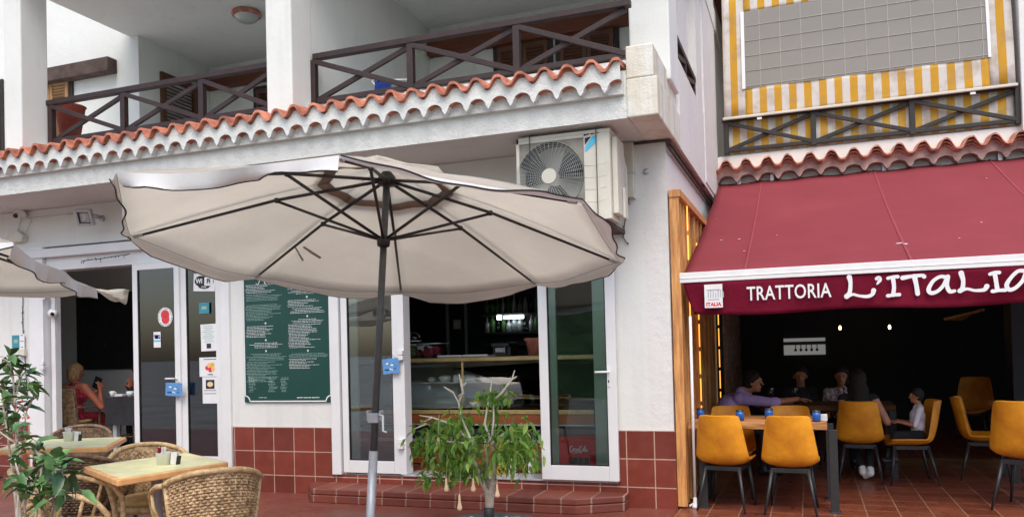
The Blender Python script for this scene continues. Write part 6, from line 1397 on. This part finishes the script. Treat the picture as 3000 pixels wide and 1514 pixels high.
# companion behind the door with a raised hand
cl_ = put(410, 8.95, ZFL); thc = R(80); hp = oy(383, 1136, 8.75); hh_ = inv(cl_, thc, .92, hp)
person('companion in black behind the narrow door raising an open hand above the cup', cl_, thc, .92, 'darkcloth', 'darkcloth', 'skin_tan', 'hairblk', dict(wrL=hh_, elL=hh_+V((-.04, -.16, -.22)), hdL=(0, .1, 1), hnL=(0, .5, 0), curl=.12), 'short', 1)
dup(rd, cl_, thc, 'dark rattan chair under the companion behind the narrow glass door', group=G)
# diners
ml = V((-.93, 9.70, 0)); thm = R(-90)
P = lambda px, py, Y: inv(ml, thm, 1.0, oy(px, py, Y))
person('man in a lilac shirt leaning over and stretching his arm across the table', ml, thm, 1.0, 'lilac', 'darkcloth', 'skin_d', 'hairblk', dict(head=P(2208, 1118, 9.72), neck=P(2172, 1148, 9.72), shR=P(2168, 1168, 9.58), shL=P(2190, 1168, 9.88), chest=P(2140, 1190, 9.72), waist=(0, .03, .66), elR=P(2262, 1178, 9.52), wrR=P(2338, 1168, 9.62), hdR=inv((0, 0, 0), thm, 1, (1, .1, -.05)), hnR=(0, 0, -1), elL=P(2260, 1190, 10.0), wrL=P(2320, 1185, 10.0), look=(.05, 1, -.05), curl=.3), 'short', .55, bulk=1.22)
dup(mc, ml+V((0, .0, 0)), thm, 'mustard chair at the left end of the far table under the man in lilac', group=GM)
dl = put(2348, 10.75, 0); person('man in dark clothes seated at the back of the table, facing the street', dl, R(180), .93, 'darkcloth', 'darkcloth', 'skin_d', 'hairblk', dict(lean=(0, .05, -.02)), 'short', 1)
dup(mc, dl, R(180), 'mustard chair under the man in dark clothes at the back of the table', group=GM)
fl_ = put(2466, 10.70, 0); person('woman in a pale patterned blouse at the back of the table, partly hidden', fl_, R(180), .92, 'floral', 'darkcloth', 'skin_d', 'hairblk', dict(lean=(0, .06, -.02)), 'bob', .5)
dup(mc, fl_, R(180), 'mustard chair under the woman in the patterned blouse', group=GM)
lw = V((c3.x, c3.y+.03, 0)); Pl = lambda px, py, Y: inv(lw, 0, .92, oy(px, py, Y))
person('woman with long dark hair seen from behind, white trainers under her chair', lw, 0, .92, 'darkcloth', 'darkcloth', 'skin', 'hairblk', dict(lean=(0, .07, -.03), elR=Pl(2600, 1236, lw.y-.02), elL=Pl(2470, 1235, lw.y), anL=(.02, .02, .13), anR=(.10, -.04, .13), knL=(-.10, .36, .53), knR=(.12, .36, .53), ftL=(.04, .02, -.085), ftR=(-.05, .02, -.085), wrR=(.18, .30, .78), wrL=(-.18, .30, .78)), 'long', .1, 'white')
kd = V((p4.x+.09, 9.45, 0)); sk = .62
person('small child in a white shirt sitting sideways on a mustard chair at the table end', kd+V((0, 0, .169)), R(92), sk, 'whitecloth', 'darkcloth', 'skin_d', 'hairblk', dict(lean=(0, -.02, 0), knL=(-.09, .36, .53), knR=(.09, .36, .53), anL=(-.09, .38, .15), anR=(.09, .38, .15)), 'short', .3, 'black')
